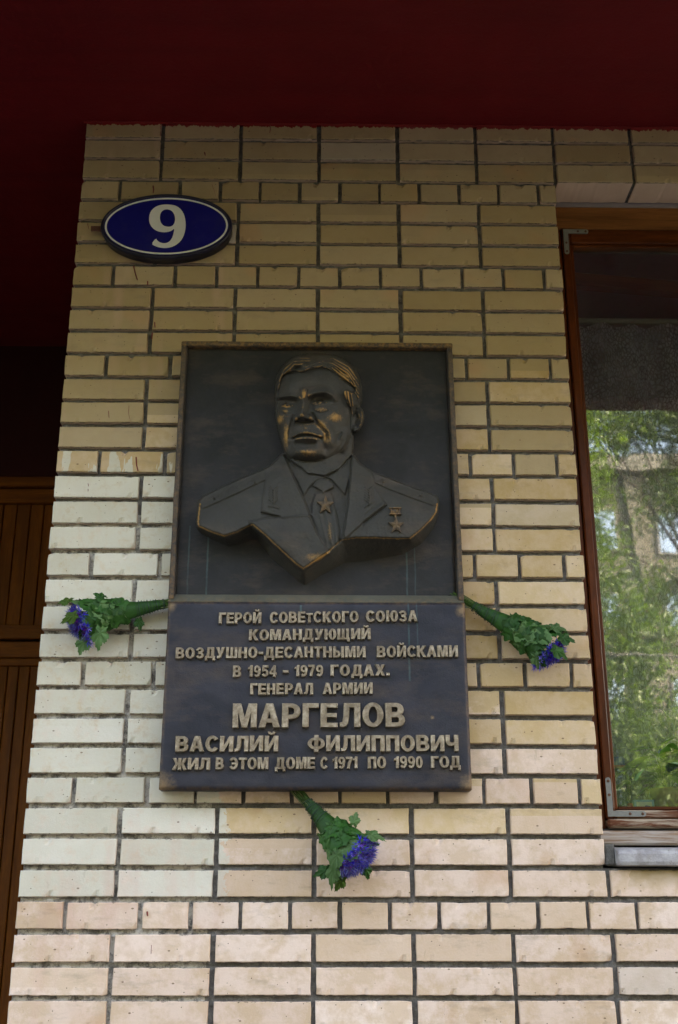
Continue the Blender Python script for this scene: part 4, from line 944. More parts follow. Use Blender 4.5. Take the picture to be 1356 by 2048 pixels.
# the jaw stands in front of neck and collar
Hf = np.where(dh > -1, np.maximum(headH, np.where(dh < 8, B, 0)), B)
Hf = np.maximum(Hf, H_o * np.clip(de / 5 + .3, 0, 1))
Hf = np.where(dh < -1, np.maximum(B, H_o * np.clip(de / 5 + .3, 0, 1)), Hf)
K = lambda a: (np.roll(a, 1, 0) + np.roll(a, -1, 0) + np.roll(a, 1, 1) + np.roll(a, -1, 1) + 2 * a) / 6
Hs = K(Hf); Hf = np.where(Hf > 1, Hs, Hf)
bl = Hf.copy()
for _ in range(7): bl = K(bl)
dsil = np.minimum(np.abs(do), np.abs(dh) + 30 * (dt > 4)); conv = np.clip((Hf - bl) / 2.2, 0, 1.0) * (Hf > 30) * np.clip((np.minimum(np.abs(dh) + 100 * (dh < 0), 100) ) / 9, .0, 1) 
conv = conv * np.where(dh > -14, np.clip((dh - 5) / 12, 0, 1), 1)
conv = conv * np.where(YY > 790, 1, np.clip(np.abs(do) / 9, .12, 1)) * np.clip(np.abs(de) / 6 + .35, 0, 1)
patch = zb_(830, 700, 90, 60, .42) + zb_(740, 900, 55, 90, .36) + zb_(690, 760, 60, 60, .28) + zb_(560, 1045, 130, 45, .36) + zb_(350, 900, 30, 140, .34) + zb_(290, 720, 40, 50, .4) + zb_(520, 470, 70, 60, .26) + zb_(690, 620, 70, 40, .26) + zb_(930, 480, 40, 60, .3) + zb_(920, 290, 90, 70, .34) + zb_(1050, 700, 50, 80, .25) + zb_(560, 820, 110, 50, .2) + zb_(345, 620, 40, 60, .2)
patch += blob(650, 1050, 70, 28, .34) + blob(725, 930, 18, 80, .30) + blob(710, 780, 60, 26, .2) + blob(1046, 900, 36, 22, .34)
rim_ = ((do > 0) & (do < 7) & (YY > 790)) * .55
wear = np.clip(.04 + conv * .62 * (.35 + .65 * (dh > 0)) + patch * 1.55 + rim_, 0, 1.3)
wear = np.where(Hf < 20, 0, wear)
keep = Hf > .6
for _ in range(2): keep = keep | np.roll(keep, 1, 0) | np.roll(keep, -1, 0) | np.roll(keep, 1, 1) | np.roll(keep, -1, 1)
ids = -np.ones(XX.shape, int); ids[keep] = np.arange(keep.sum())
pxs = 360 + XX[keep] / 2.421; pys = 680 + YY[keep] / 2.421; Yd = FY + .003 - Hf[keep] / 1000.
RMn = np.array([list(r_) for r_ in RM]); D_ = np.stack([(pxs - 678) / F_PX, -(pys - 1024) / F_PX, -np.ones_like(pxs)], 1) @ RMn.T
tk = (Yd - CAM.y) / D_[:, 1]; V = np.array(CAM)[None] + D_ * tk[:, None] - np.array(PO)[None]
qa, qb, qc, qd = ids[:-1, :-1], ids[:-1, 1:], ids[1:, 1:], ids[1:, :-1]; ok = (qa >= 0) & (qb >= 0) & (qc >= 0) & (qd >= 0)
Fq = np.stack([qa[ok], qd[ok], qc[ok], qb[ok]], 1)
me = bpy.data.meshes.new('bust_relief'); me.vertices.add(len(V)); me.vertices.foreach_set('co', V.ravel())
me.loops.add(Fq.size); me.loops.foreach_set('vertex_index', Fq.ravel().astype(np.int32)); me.polygons.add(len(Fq))
me.polygons.foreach_set('loop_start', np.arange(0, Fq.size, 4, dtype=np.int32)); me.polygons.foreach_set('use_smooth', np.ones(len(Fq), bool))
me.update(calc_edges=True); at_ = me.attributes.new('wear', 'FLOAT', 'POINT'); at_.data.foreach_set('value', wear[keep].astype(np.float32))
me.materials.append(M['bronze_bust']); me.validate()
bust = link('bust_relief', me, None, plq, label='relief bust of an older man in uniform with shoulder boards')
# medals
def hat(zx, zy):                                                        # height of the relief at a point (in plaque-detail units)
    i = int(np.clip((zx - gx[0]) / ST, 0, len(gx) - 1)); j = int(np.clip((zy - gy[0]) / ST, 0, len(gy) - 1)); return Hf[j, i]
def star(zx, zy, r_, name, flat=.62):
    h = hat(zx, zy); c = at(360 + zx / 2.421, 680 + zy / 2.421, FY - h / 1000.); m = MB(); sc_ = .00064 * 1.0; vs = []
    rr_ = r_ / 2.421 / 640.; n_ = 10
    for k_ in range(10):
        a = math.pi / 2 + k_ * math.pi / 5; q = rr_ if k_ % 2 == 0 else rr_ * .42; vs.append((q * math.cos(a), .003, q * math.sin(a) * 1.15))
    vs += [(x, -.004, z) for x, _, z in vs]; vs.append((0, -.008, 0))
    m.add(vs, [(k_, (k_ + 1) % 10, 10 + (k_ + 1) % 10, 10 + k_) for k_ in range(10)] + [(10 + k_, 10 + (k_ + 1) % 10, 20) for k_ in range(10)]); m.fix = True
    m.v = [tuple(Vector(v) + c - PO) for v in m.v]
    return m.obj(name, M['star'], bust)
M['star'] = mat_bronze('gilded_star_bronze', (.045, .041, .035), (.085, .064, .042), streak=False, wk=.15)
star(704, 800, 40, 'collar_star'); star(1046, 898, 36, 'medal_star')
def relbox(x0, y0, x1, y1, name, th=.006):
    h = hat((x0 + x1) / 2, (y0 + y1) / 2); Y = FY - h / 1000.
    a = at(360 + x0 / 2.421, 680 + y1 / 2.421, Y); b = at(360 + x1 / 2.421, 680 + y0 / 2.421, Y)
    MB().box((a.x - PO.x, Y + .004, a.z - PO.z), (b.x - PO.x, Y - th, b.z - PO.z), .001).obj(name, M['bronze_edge'], bust)
relbox(1014, 812, 1072, 818, 'medal_bar'); relbox(1014, 840, 1072, 847, 'medal_bar'); relbox(1020, 819, 1026, 839, 'medal_bar'); relbox(1060, 819, 1066, 839, 'medal_bar'); relbox(1028, 821, 1058, 838, 'medal_ribbon', .003); relbox(1039, 848, 1047, 866, 'medal_link')

# ================================================================ house number sign
sg = thing('house_number_sign', 'oval dark blue house number sign with white 9 and white ring', 'house number', tuple(at(333, 452, -.05)))
sc0 = Vector(sg.location)
def ell(rx, rz, n=72, tilt=.012):
    return [(rx * math.cos(2 * math.pi * k / n), rz * math.sin(2 * math.pi * k / n)) for k in range(n)]
def rot_(p, a=.014): return (p[0] * math.cos(a) - p[1] * math.sin(a), p[0] * math.sin(a) + p[1] * math.cos(a))
e_l, e_r = at(200, 452, -.05), at(464, 452, -.05); EX = (e_r.x - e_l.x) / 2; e_t, e_b = at(333, 385.5, -.052), at(333, 514, -.052); EZ = (e_t.z - e_b.z) / 2
prof = [(.985, .040), (.99, .012), (1.0, .002), (.99, -.004), (.975, -.0055), (.955, -.004), (.945, .0)]
vs = []; n = 72
for k_, y in prof:
    for q in ell(EX - (1 - k_) * EX, EZ - (1 - k_) * EX, n): x, z = rot_(q); vs.append((x, y, z))
m = MB(); m.add(vs, [(i * n + j, i * n + (j + 1) % n, (i + 1) * n + (j + 1) % n, (i + 1) * n + j) for i in range(len(prof) - 1) for j in range(n)] + [tuple(range(n))]); m.fix = True
m.obj('rim', M['signrim'], sg, True)
def disc(rx, rz, y, name, mat, rin=None):
    m = MB(); o_ = [rot_(q) for q in ell(rx, rz, n)]
    if rin: i_ = [rot_(q) for q in ell(rin[0], rin[1], n)]; m.add([(x, y, z) for x, z in o_ + i_], [(k, (k + 1) % n, n + (k + 1) % n, n + k) for k in range(n)])
    else: m.add([(x, y, z) for x, z in o_], [tuple(range(n))])
    m.fix = True; return m.obj(name, mat, sg)
gap = .06 * EX
disc(EX - gap + .001, EZ - gap + .001, -.0005, 'face_plate', M['signblue'])
disc(EX - gap - .0015, EZ - gap - .0015, -.0012, 'white_ring', M['signwhite'], (EX - gap - .0075, EZ - gap - .0075))
# the numeral, from its outline
nine = [(516, 300), (522, 250), (545, 212), (585, 184), (635, 171), (690, 170), (745, 178), (785, 202), (815, 240), (832, 290), (838, 345), (833, 400), (818, 450), (793, 492), (755, 524), (710, 545), (660, 553), (610, 548), (570, 535), (537, 517), (577, 464), (588, 485), (607, 500), (630, 508), (655, 510), (683, 503), (705, 485), (722, 455), (733, 415), (738, 380), (715, 400), (680, 412), (640, 414), (600, 408), (562, 390), (535, 362), (520, 332)]
hole = [(610, 290), (615, 252), (630, 228), (655, 214), (685, 213), (715, 225), (735, 252), (746, 290), (742, 325), (728, 352), (705, 365), (672, 366), (640, 355), (618, 328)]
def s9(p): return [(at(180 + x / 4.374, 370 + y / 4.374, sc0.y - .002) - sc0) for x, y in p]
o9, h9 = s9(smooth_poly(nine, 1)), s9(smooth_poly(hole, 2))
# keep the two sharp corners of the tail
tri = tessellate_polygon([[Vector((v.x, v.z, 0)) for v in o9], [Vector((v.x, v.z, 0)) for v in h9]]); fl = o9 + h9
m = MB(); m.add([(v.x, -.0022, v.z) for v in fl], [tuple(t_) for t_ in tri]); m.fix = True; m.obj('numeral', M['signwhite'], sg)
b0 = at(182, 459, -.03) - sc0; b1 = at(205, 456, -.03) - sc0
MB().box((b0.x, .014, b0.z - .008), (b1.x + .03, .020, b0.z + .010), .001).obj('bracket', M['rust'], sg)
# ================================================================ bouquets of cornflowers
def leafmat(name, a, b, rough=.5, sc=30):
    t = MT(name); co = t.coord('Object', True); n = t.noise(co, sc, 5, .7)
    c = t.mix(t.ramp(n, [(.3, 0), (.7, 1)]), a, b)
    back = t.n('NewGeometry').outputs['Backfacing']; c = t.mix(t.math('MULTIPLY', back, .6), c, (.20, .27, .15))
    oi = t.n('ObjectInfo').outputs['Random']; c = t.mix(t.math('MULTIPLY', oi, .65), c, tuple(v * .45 for v in a))
    t.set(col=c, rough=rough, spec=.18); t.bump(n, .6, .003)
    t.b.inputs['Subsurface Weight'].default_value = 0
    return t.m
M['leaf'] = leafmat('wrapping_leaf_green', (.011, .062, .010), (.026, .105, .018))
M['leafy'] = leafmat('wrapping_leaf_yellow_green', (.040, .100, .010), (.075, .15, .022))
M['leafp'] = leafmat('wrapping_leaf_pale', (.045, .120, .032), (.10, .20, .072))
M['stem'] = leafmat('green_stem', (.03, .085, .015), (.07, .15, .03), .6)
M['stemdry'] = leafmat('pale_stem', (.16, .19, .08), (.26, .28, .14), .6)
M['thread'] = simple('dark_green_thread', (.008, .028, .018), .7)
M['petal'] = leafmat('cornflower_blue', (.022, .014, .52), (.07, .045, .80), .6, 90)
M['petalp'] = leafmat('cornflower_violet', (.16, .11, .72), (.36, .30, .85), .6, 90)
M['core'] = leafmat('cornflower_core', (.10, .012, .22), (.22, .04, .35), .6, 90)
for k_ in ('petal', 'petalp', 'core'):
    nd_ = M[k_].node_tree
def floret(m, c, d, up, L, mi, r):
    """a trumpet floret ending in five pointed lobes"""
    d = d.normalized(); sd_ = d.cross(up).normalized(); up2 = sd_.cross(d).normalized(); vs = []; fs = []
    b0 = len(m.v)
    base = c; mid = c + d * L * .55; r1 = L * .10; n = 5
    a0 = r.random() * 6
    for k in range(n): a = a0 + 2 * math.pi * k / n; vs.append(base + (sd_ * math.cos(a) + up2 * math.sin(a)) * .0007)
    for k in range(n): a = a0 + 2 * math.pi * k / n; vs.append(mid + (sd_ * math.cos(a) + up2 * math.sin(a)) * r1)
    for k in range(n):
        a = a0 + 2 * math.pi * (k + .5) / n; q = r.uniform(.8, 1.15)
        vs.append(mid + d * L * .48 * q + (sd_ * math.cos(a) + up2 * math.sin(a)) * L * .34 * q)
    for k in range(n):
        j = (k + 1) % n; fs += [(k, j, n + j, n + k), (n + k, n + j, 2 * n + k)]
    m.add(vs, fs, mi)
def flower_mesh(seed):
    r = random.Random(seed); m = MB(); nf = r.choice([9, 10, 11])
    for k in range(nf):
        a = 2 * math.pi * k / nf + r.uniform(-.2, .2); tl = r.uniform(.15, .9)
        d = Vector((math.cos(a), math.sin(a), tl)); floret(m, Vector((math.cos(a) * .0025, math.sin(a) * .0025, .0)), d, Vector((0, 0, 1)), r.uniform(.015, .021), 0 if r.random() < .8 else 1, r)
    for k in range(16):
        a = r.random() * 6.28; q = r.random(); c = Vector((math.cos(a) * .004 * q, math.sin(a) * .004 * q, 0)); d = Vector((math.cos(a) * .5 * q, math.sin(a) * .5 * q, 1)).normalized()
        m.tube([c, c + d * .006, c + d * r.uniform(.009, .013)], [.0008, .0007, .0003], 3, 2)
    # bud scale cup
    m.tube([(0, 0, -.012), (0, 0, -.008), (0, 0, -.002), (0, 0, .001)], [.0015, .0042, .0045, .003], 7, 3)
    return m.mesh('flower', [M['petal'], M['petalp'], M['core'], M['stem']])
FL = [flower_mesh(k) for k in range(6)]
def leaf_outline(r, lobes=5, jag=.16):
    """radial outline of a maple-like leaf, base at angle -90, tip at +90; unit size"""
    out = []; n = 44
    for k in range(n):
        a = -math.pi / 2 + 2 * math.pi * (k + .5) / n; th = a - math.pi / 2
        lobe = abs(math.cos(th * 2.5)) if lobes == 5 else abs(math.cos(th * 1.5))
        rad = .58 + .30 * lobe ** 1.6 + .10 * math.cos(th)
        if math.cos(th) < -.80: rad *= .62
        rad *= 1 + jag * ((k % 2) - .5) + r.uniform(-.04, .04); out.append((rad * math.cos(a), rad * math.sin(a)))
    return out
def bouquet(name, label, p0, p1, rad_end, tie0, tie1, seed, leaves, face, flat=.72, fl_n=18, fl_c=(0, 0), fl_sp=(1, 1), depth=(.02, .05), slen=(-.035, .02), loose=(), par=None):
    r = random.Random(seed); p0, p1 = Vector(p0), Vector(p1); ax = (p1 - p0).normalized(); L = (p1 - p0).length
    nrm = Vector((0, -1, 0)); nrm = (nrm - ax * nrm.dot(ax)).normalized(); sd_ = ax.cross(nrm)
    th = thing(name, label, 'bouquet', tuple(p0), 'cornflower bouquets tucked behind the plaque')
    def rad(t_):
        if t_ < tie0: return .0135 + .004 * (tie0 - t_) / max(tie0, .01)
        if t_ < tie1: return .0135 + .010 * (t_ - tie0) / (tie1 - tie0)
        u = (t_ - tie1) / (1 - tie1); return .0235 + (rad_end - .0235) * (u ** .85)
    def S(t_, phi, off=0.0):
        q = rad(t_) + off; return ax * (t_ * L) + sd_ * (q * math.sin(phi)) + nrm * (q * flat * math.cos(phi))
    # inner wrap cone
    m = MB(); nt_, nph = 22, 28; vs = []
    for i in range(nt_ + 1):
        t_ = tie0 - .01 + (.90 - tie0) * i / nt_
        for j in range(nph):
            ph = 2 * math.pi * j / nph; vs.append(S(t_, ph, -.002 + .0025 * noise.noise((t_ * 9, ph * 2.2, seed)) ))
    m.add(vs, [(i * nph + j, i * nph + (j + 1) % nph, (i + 1) * nph + (j + 1) % nph, (i + 1) * nph + j) for i in range(nt_) for j in range(nph)])
    m.obj('leaf_wrap', M['leaf'], th, True)
    # stems
    m = MB()
    for k in range(34):
        ph = r.random() * 6.28; q = math.sqrt(r.random()) * .95
        a = ax * ((slen[0] + r.uniform(-.01, .015))) + sd_ * (math.sin(ph) * .017 * q) + nrm * (math.cos(ph) * .013 * q)
        b = S(tie0 + .05, ph, -.001 - rad(tie0) * (1 - q)); mid = (a + b) / 2 + Vector((r.uniform(-.003, .003), r.uniform(-.003, .003), r.uniform(-.003, .003)))
        m.tube([a, mid, b], [.0011, .0012, .0011], 5, 0 if r.random() < .72 else 1)
    for k in range(6):
        a = S(tie0 * .8, r.uniform(-1.4, 1.4), 0); d = Vector((r.uniform(-1, 1), r.uniform(-.6, -.1), r.uniform(-1, 1))).normalized()
        m.tube([a, a - ax * .012 + d * .006, a - ax * .006 + d * .016], [.0006, .0006, .0003], 4, 0)
    link('stems', m.mesh('stems', [M['stem'], M['stemdry']], True), None, th)
    # thread windings
    m = MB()
    for k in range(11):
        tc = tie0 + .005 + (tie1 - tie0) * (k / 10.0) ** 1.1 + r.uniform(-.006, .006); sl = r.uniform(-.012, .012); pts = []
        for j in range(41): ph = 2 * math.pi * j / 40; pts.append(S(tc + sl * math.sin(ph + k), ph, .0011))
        m.tube(pts, .0007 if k % 3 else .0012, 5, cap=False)
    m.obj('thread', M['thread'], th, True)
    # wrapping leaves
    for (tc, ph, sz, tw, curl, mk) in leaves:
        ol = leaf_outline(r, r.choice([3, 5]), r.uniform(.05, .13)); m = MB(); vs = []; rings = 4; n = len(ol); lay = .0012 + .0075 * max(0, 1 - tc) + r.uniform(0, .0015); pq = r.random() * 9
        ca, sa = math.cos(tw), math.sin(tw)
        def PT(x, y, e):
            x2, y2 = (x * ca - y * sa) * sz, (x * sa + y * ca) * sz; t_ = tc + y2 / L; q = max(.014, rad(max(0, min(t_, 1.08)))); tilt = curl * max(0, e - .35) ** 1.5 * max(0, .4 + y)
            return S(min(t_, 1.3), ph + x2 / q * .92, lay + tilt * sz + .0030 * e * e + .0034 * noise.noise((x * 2.4 + pq, y * 2.4, seed)) * (1 + 2 * e) - .0012 * math.exp(-(x * 9) ** 2))
        vs.append(PT(0, 0, 0))
        for g in range(1, rings + 1):
            e = g / rings; fr_ = e if g < rings else 1.0
            for k in range(n):
                x, y = ol[k]
                if g < rings: l_ = math.hypot(x, y); sm = .78 / l_; x, y = x * (sm * .35 + .65), y * (sm * .35 + .65)
                vs.append(PT(x * fr_, y * fr_, e))
        fs = [(0, 1 + k, 1 + (k + 1) % n) for k in range(n)] + [(1 + g * n + k, 1 + (g + 1) * n + k, 1 + (g + 1) * n + (k + 1) % n, 1 + g * n + (k + 1) % n) for g in range(rings - 1) for k in range(n)]
        m.add(vs, fs); me = m.mesh('leaf', M[mk], True)
        link('leaf', me, None, th)
    # loose leaves standing off / hanging
    for (pos, dirv, sz, nv, mk, droop) in loose:
        ol = leaf_outline(r, 5, .13); dv = Vector(dirv).normalized(); nn = Vector(nv); nn = (nn - dv * nn.dot(dv)).normalized(); sx_ = dv.cross(nn); m = MB(); n = len(ol); vs = []
        o_ = ax * (pos[0] * L) + sd_ * pos[1] + nrm * pos[2]; pq = r.random() * 9
        for g in range(0, 5):
            for k in range(n):
                x, y = ol[k][0] * g / 4 * .62, (ol[k][1] * g / 4 + .75) * .9
                vs.append(o_ + dv * (y * sz) + sx_ * (x * sz) + nn * (sz * (-.22 * abs(x) - droop * y * y + .10 * noise.noise((x * 3 + pq, y * 3, 1)) + .08 * (g / 4) * math.sin(k * 1.1))))
        fs = [(g * n + k, (g + 1) * n + k, (g + 1) * n + (k + 1) % n, g * n + (k + 1) % n) for g in range(4) for k in range(n)]
        m.add(vs, fs); m.obj('leaf', M[mk], th, True)
    # flower heads
    for k in range(fl_n):
        q = math.sqrt((k + .5) / fl_n) * .92; a = k * 2.39996
        x, y = q * math.sin(a) * fl_sp[0] + fl_c[0], q * math.cos(a) * fl_sp[1] + fl_c[1]
        t_ = .93 + .10 * (1 - min(1, x * x + y * y)) + r.uniform(-.02, .02)
        p = ax * (t_ * L) + sd_ * (x * rad_end) + nrm * (y * rad_end * flat) + Vector(face) * .004
        d = (ax * 1.0 + sd_ * x * .7 + nrm * (y * .8 + .35) + Vector(face) * .9 + Vector((r.uniform(-.25, .25), r.uniform(-.25, .25), r.uniform(-.25, .25)))).normalized()
        o = link('flower', FL[r.randrange(6)], None, th); o.location = p; o.rotation_mode = 'QUATERNION'
        o.rotation_quaternion = d.to_track_quat('Z', 'Y'); s__ = r.uniform(1.05, 1.4); o.scale = (s__, s__, s__)
        mm = MB().tube([ax * (.72 * L) + sd_ * (x * rad_end * .5) + nrm * (y * rad_end * .3), p - d * .011], .001, 4); mm.obj('flower_stem', M['stem'], th)
    return th
g_ = lambda px, py, Y: at(px, py, Y)
def LV(seed, big=1.0):
    r = random.Random(seed * 77); out = []
    for t0, n, sz, lo, hi in ((.88, 7, .046, -1.9, 1.9), (.80, 6, .052, -1.6, 1.6), (.66, 5, .048, -1.5, 1.5), (.55, 3, .036, -1.1, 1.1)):
        for k in range(n):
            if t0 > .85 and 2 <= k <= 4: continue
            out.append((t0 + r.uniform(-.03, .03), lo + (hi - lo) * (k + .5) / n + r.uniform(-.2, .2), sz * big * r.uniform(.75, .98), r.uniform(-.5, .5), r.uniform(.05, .28), r.choice(['leaf', 'leaf', 'leaf', 'leafy' if t0 > .9 else 'leaf', 'leafp' if t0 > .6 else 'leaf'])))
    return out
bouquet('cornflower_bouquet', 'leaf-wrapped cornflower bouquet pointing left from the left edge of the plaque', g_(345, 1205, -.030), g_(155, 1240, -.062), .050, .08, .38, 3,
        LV(3), (-.5, -.55, -.35), fl_n=30, fl_c=(-.35, .05), fl_sp=(1.05, .9),
        loose=[((.74, -.030, .045), (-.25, -.2, -1), .050, (-.3, -1, .1), 'leafp', .25), ((.92, -.045, .02), (-.35, .05, -1), .042, (0, -1, .2), 'leafp', .15), ((.98, .050, .03), (-1, -.05, .02), .034, (.1, -1, .7), 'leafy', .2), ((.66, .036, .02), (-.8, -.1, .55), .030, (.3, -1, .6), 'leaf', .2),
               ((.94, .004, .052), (-.8, -.35, -.35), .036, (.1, -1, .2), 'leafy', .35), ((.38, -.018, .008), (.25, -.02, -1), .030, (.4, -1, 0), 'leaf', .1)])
bouquet('cornflower_bouquet', 'leaf-wrapped cornflower bouquet pointing right from the right edge of the plaque', g_(925, 1200, -.030), g_(1106, 1300, -.062), .050, .12, .38, 5,
        LV(5, 1.05), (.5, -.45, -.35), fl_n=24, fl_c=(.35, .0), fl_sp=(1.0, .8),
        loose=[((.84, -.040, .03), (1, -.2, .1), .036, (0, -1, .6), 'leafp', .3), ((.95, -.020, .05), (1, -.2, -.1), .038, (0, -1, .3), 'leaf', .25), ((.95, .012, .055), (.9, -.3, -.5), .038, (0, -1, .3), 'leaf', .3), ((.84, .04, .045), (.4, -.1, -.9), .034, (.3, -1, .2), 'leafp', .3)])
bouquet('cornflower_bouquet', 'leaf-wrapped cornflower bouquet hanging down from the bottom edge of the plaque', g_(598, 1585, -.030), g_(716, 1722, -.070), .056, .14, .40, 8,
        LV(8, 1.05), (.15, -.75, -.4), fl_n=42, fl_c=(.0, .25), fl_sp=(1.08, .95),
        loose=[((.72, -.040, .02), (.35, -.10, 1), .030, (.2, -1, 0), 'leafp', .15), ((.84, -.050, .045), (.55, -.25, .05), .034, (.1, -1, .6), 'leafp', .5), ((.80, .01, .062), (-.5, -.5, -.7), .040, (-.5, -1, .5), 'leafp', .5), ((.86, .040, .045), (-.4, -.3, -.85), .042, (-.5, -1, .3), 'leafp', .4),
               ((.90, .058, .02), (-.9, -.1, -.2), .036, (0, -1, .3), 'leaf', .3), ((1.0, .045, .01), (-.5, 0, -.9), .034, (0, -1, .2), 'leafy', .2), ((1.04, -.01, .0), (.3, 0, -1), .030, (0, -1, 0), 'leaf', .2)])

# ================================================================ things on the inner window sill
def leaf_simple(L_, W_, name='leaf'):
    m = MB(); vs = []; n = 8
    for i in range(n + 1):
        u = i / n; w_ = W_ * math.sin(math.pi * u ** .8) ** .8 * .5; z = -.25 * L_ * u * u
        vs += [(-w_, u * L_, z - w_ * .2), (0, u * L_, z), (w_, u * L_, z - w_ * .2)]
    m.add(vs, [(i * 3 + a, (i + 1) * 3 + a, (i + 1) * 3 + a + 1, i * 3 + a + 1) for i in range(n) for a in (0, 1)]); return m.mesh(name, M['houseleaf'], True)
M['houseleaf'] = leafmat('house_plant_green', (.07, .26, .03), (.18, .48, .06), .4, 14)
M['pot'] = simple('terracotta_pot', (.30, .12, .06), .8)
HL = [leaf_simple(.085, .045), leaf_simple(.065, .038), leaf_simple(.10, .040)]
for pi_, (x, y, n_, sp) in enumerate(((1.815, .22, 26, .12), (1.985, .235, 24, .13))):
    pl = thing('potted_plant', ['glossy green potted plant on the inner window sill, nearer the bottle', 'glossy green potted plant on the inner window sill, further right from the bottle'][pi_], 'plant', (x, y, 1.906))
    m = MB(); m.tube([(0, 0, 0), (0, 0, .05), (0, 0, .055), (0, 0, .075)], [.040, .052, .056, .056], 20); m.obj('pot', M['pot'], pl, True)
    for k in range(n_):
        a = random.uniform(0, 6.28); h = random.uniform(.05, .17); rr = random.uniform(.02, sp)
        tip = Vector((math.cos(a) * rr, math.sin(a) * rr * .35 - .02, .05 + h * (1 - .3 * rr / sp)))
        MB().tube([(0, 0, .07), (tip.x * .4, tip.y * .4, tip.z * .85 + .03), tip], .002, 4).obj('stem', M['stem'], pl)
        o = link('leaf', random.choice(HL), None, pl); o.location = tip; o.rotation_euler = (random.uniform(-.5, .7), random.uniform(-.5, .5), a - math.pi / 2 + random.uniform(-.7, .7))
bo = thing('water_bottle', 'clear plastic bottle with blue and red cap band behind the window corner', 'bottle', (1.672, .225, 1.9055))
t = MT('clear_bottle_plastic'); fr = t.n('Fresnel', i_IOR=1.45); tr = t.n('BsdfTransparent'); tr.inputs[0].default_value = (.72, .86, .88, 1); gl = t.n('BsdfGlossy'); gl.inputs['Roughness'].default_value = .08
ms = t.n('MixShader'); t.l(t.math('ADD', fr.outputs[0], .06), ms.inputs[0]); t.l(tr.outputs[0], ms.inputs[1]); t.l(gl.outputs[0], ms.inputs[2]); t.l(ms.outputs[0], t.out.inputs[0]); M['pet'] = t.m
m = MB(); m.tube([(0, 0, 0), (0, 0, .006), (0, 0, .03), (0, 0, .035), (0, 0, .075), (0, 0, .08), (0, 0, .11), (0, 0, .135), (0, 0, .145)], [.030, .033, .033, .031, .031, .033, .032, .018, .014], 24); m.obj('bottle_body', M['pet'], bo, True)
M['capblue'] = simple('blue_plastic', (.03, .06, .32), .4); M['capred'] = simple('red_plastic', (.45, .05, .03), .4); M['packet'] = simple('pale_blue_card', (.16, .36, .62), .5); M['card'] = simple('white_card', (.6, .6, .58), .5)
MB().tube([(0, 0, .142), (0, 0, .166)], .021, 18).obj('cap', M['capblue'], bo); MB().tube([(0, 0, .134), (0, 0, .1418)], .022, 18).obj('cap_band', M['capred'], bo)
pk = thing('small_packet', 'small pale blue picture packet leaning inside the window behind the glass', 'packet', (1.700, .175, 1.9055))
MB().box((-.004, 0, 0), (.056, .012, .040), .001).obj('box', M['packet'], pk); MB().add([(.004, -.0012, .006), (.048, -.0012, .006), (.048, -.0012, .034), (.004, -.0012, .034)], [(0, 1, 2, 3)]).obj('printed_panel', M['card'], pk)
MB().add([(.010, -.002, .010), (.030, -.002, .024), (.042, -.002, .022), (.044, -.002, .010)], [(0, 1, 2, 3)]).obj('printed_shape', M['capblue'], pk); MB().box((-.020, .001, 0), (-.006, .012, .030), .001).obj('red_end', M['capred'], pk)

# ================================================================ the street behind the camera (seen mirrored in the glass)
M['bark'] = simple('grey_bark', (.12, .095, .07), .9, 0, .35, 9, .8)
def treeleaf(name, a, b):
    t = MT(name); n = t.noise(t.coord('World'), 1.3, 3); c = t.mix(t.ramp(n, [(.35, 0), (.65, 1)]), a, b)
    df = t.n('BsdfDiffuse'); tl = t.n('BsdfTranslucent'); gl = t.n('BsdfGlossy'); gl.inputs['Roughness'].default_value = .45; t.l(c, df.inputs[0]); t.l(t.mix(.5, c, (.20, .32, .03)), tl.inputs[0])
    m1 = t.n('MixShader'); m1.inputs[0].default_value = .45; t.l(df.outputs[0], m1.inputs[1]); t.l(tl.outputs[0], m1.inputs[2])
    m2 = t.n('MixShader'); m2.inputs[0].default_value = .06; t.l(m1.outputs[0], m2.inputs[1]); t.l(gl.outputs[0], m2.inputs[2]); t.l(m2.outputs[0], t.out.inputs[0]); return t.m
M['tl1'] = treeleaf('maple_leaf_green', (.05, .13, .012), (.12, .23, .025)); M['tl2'] = treeleaf('linden_leaf_green', (.04, .095, .015), (.08, .15, .03))
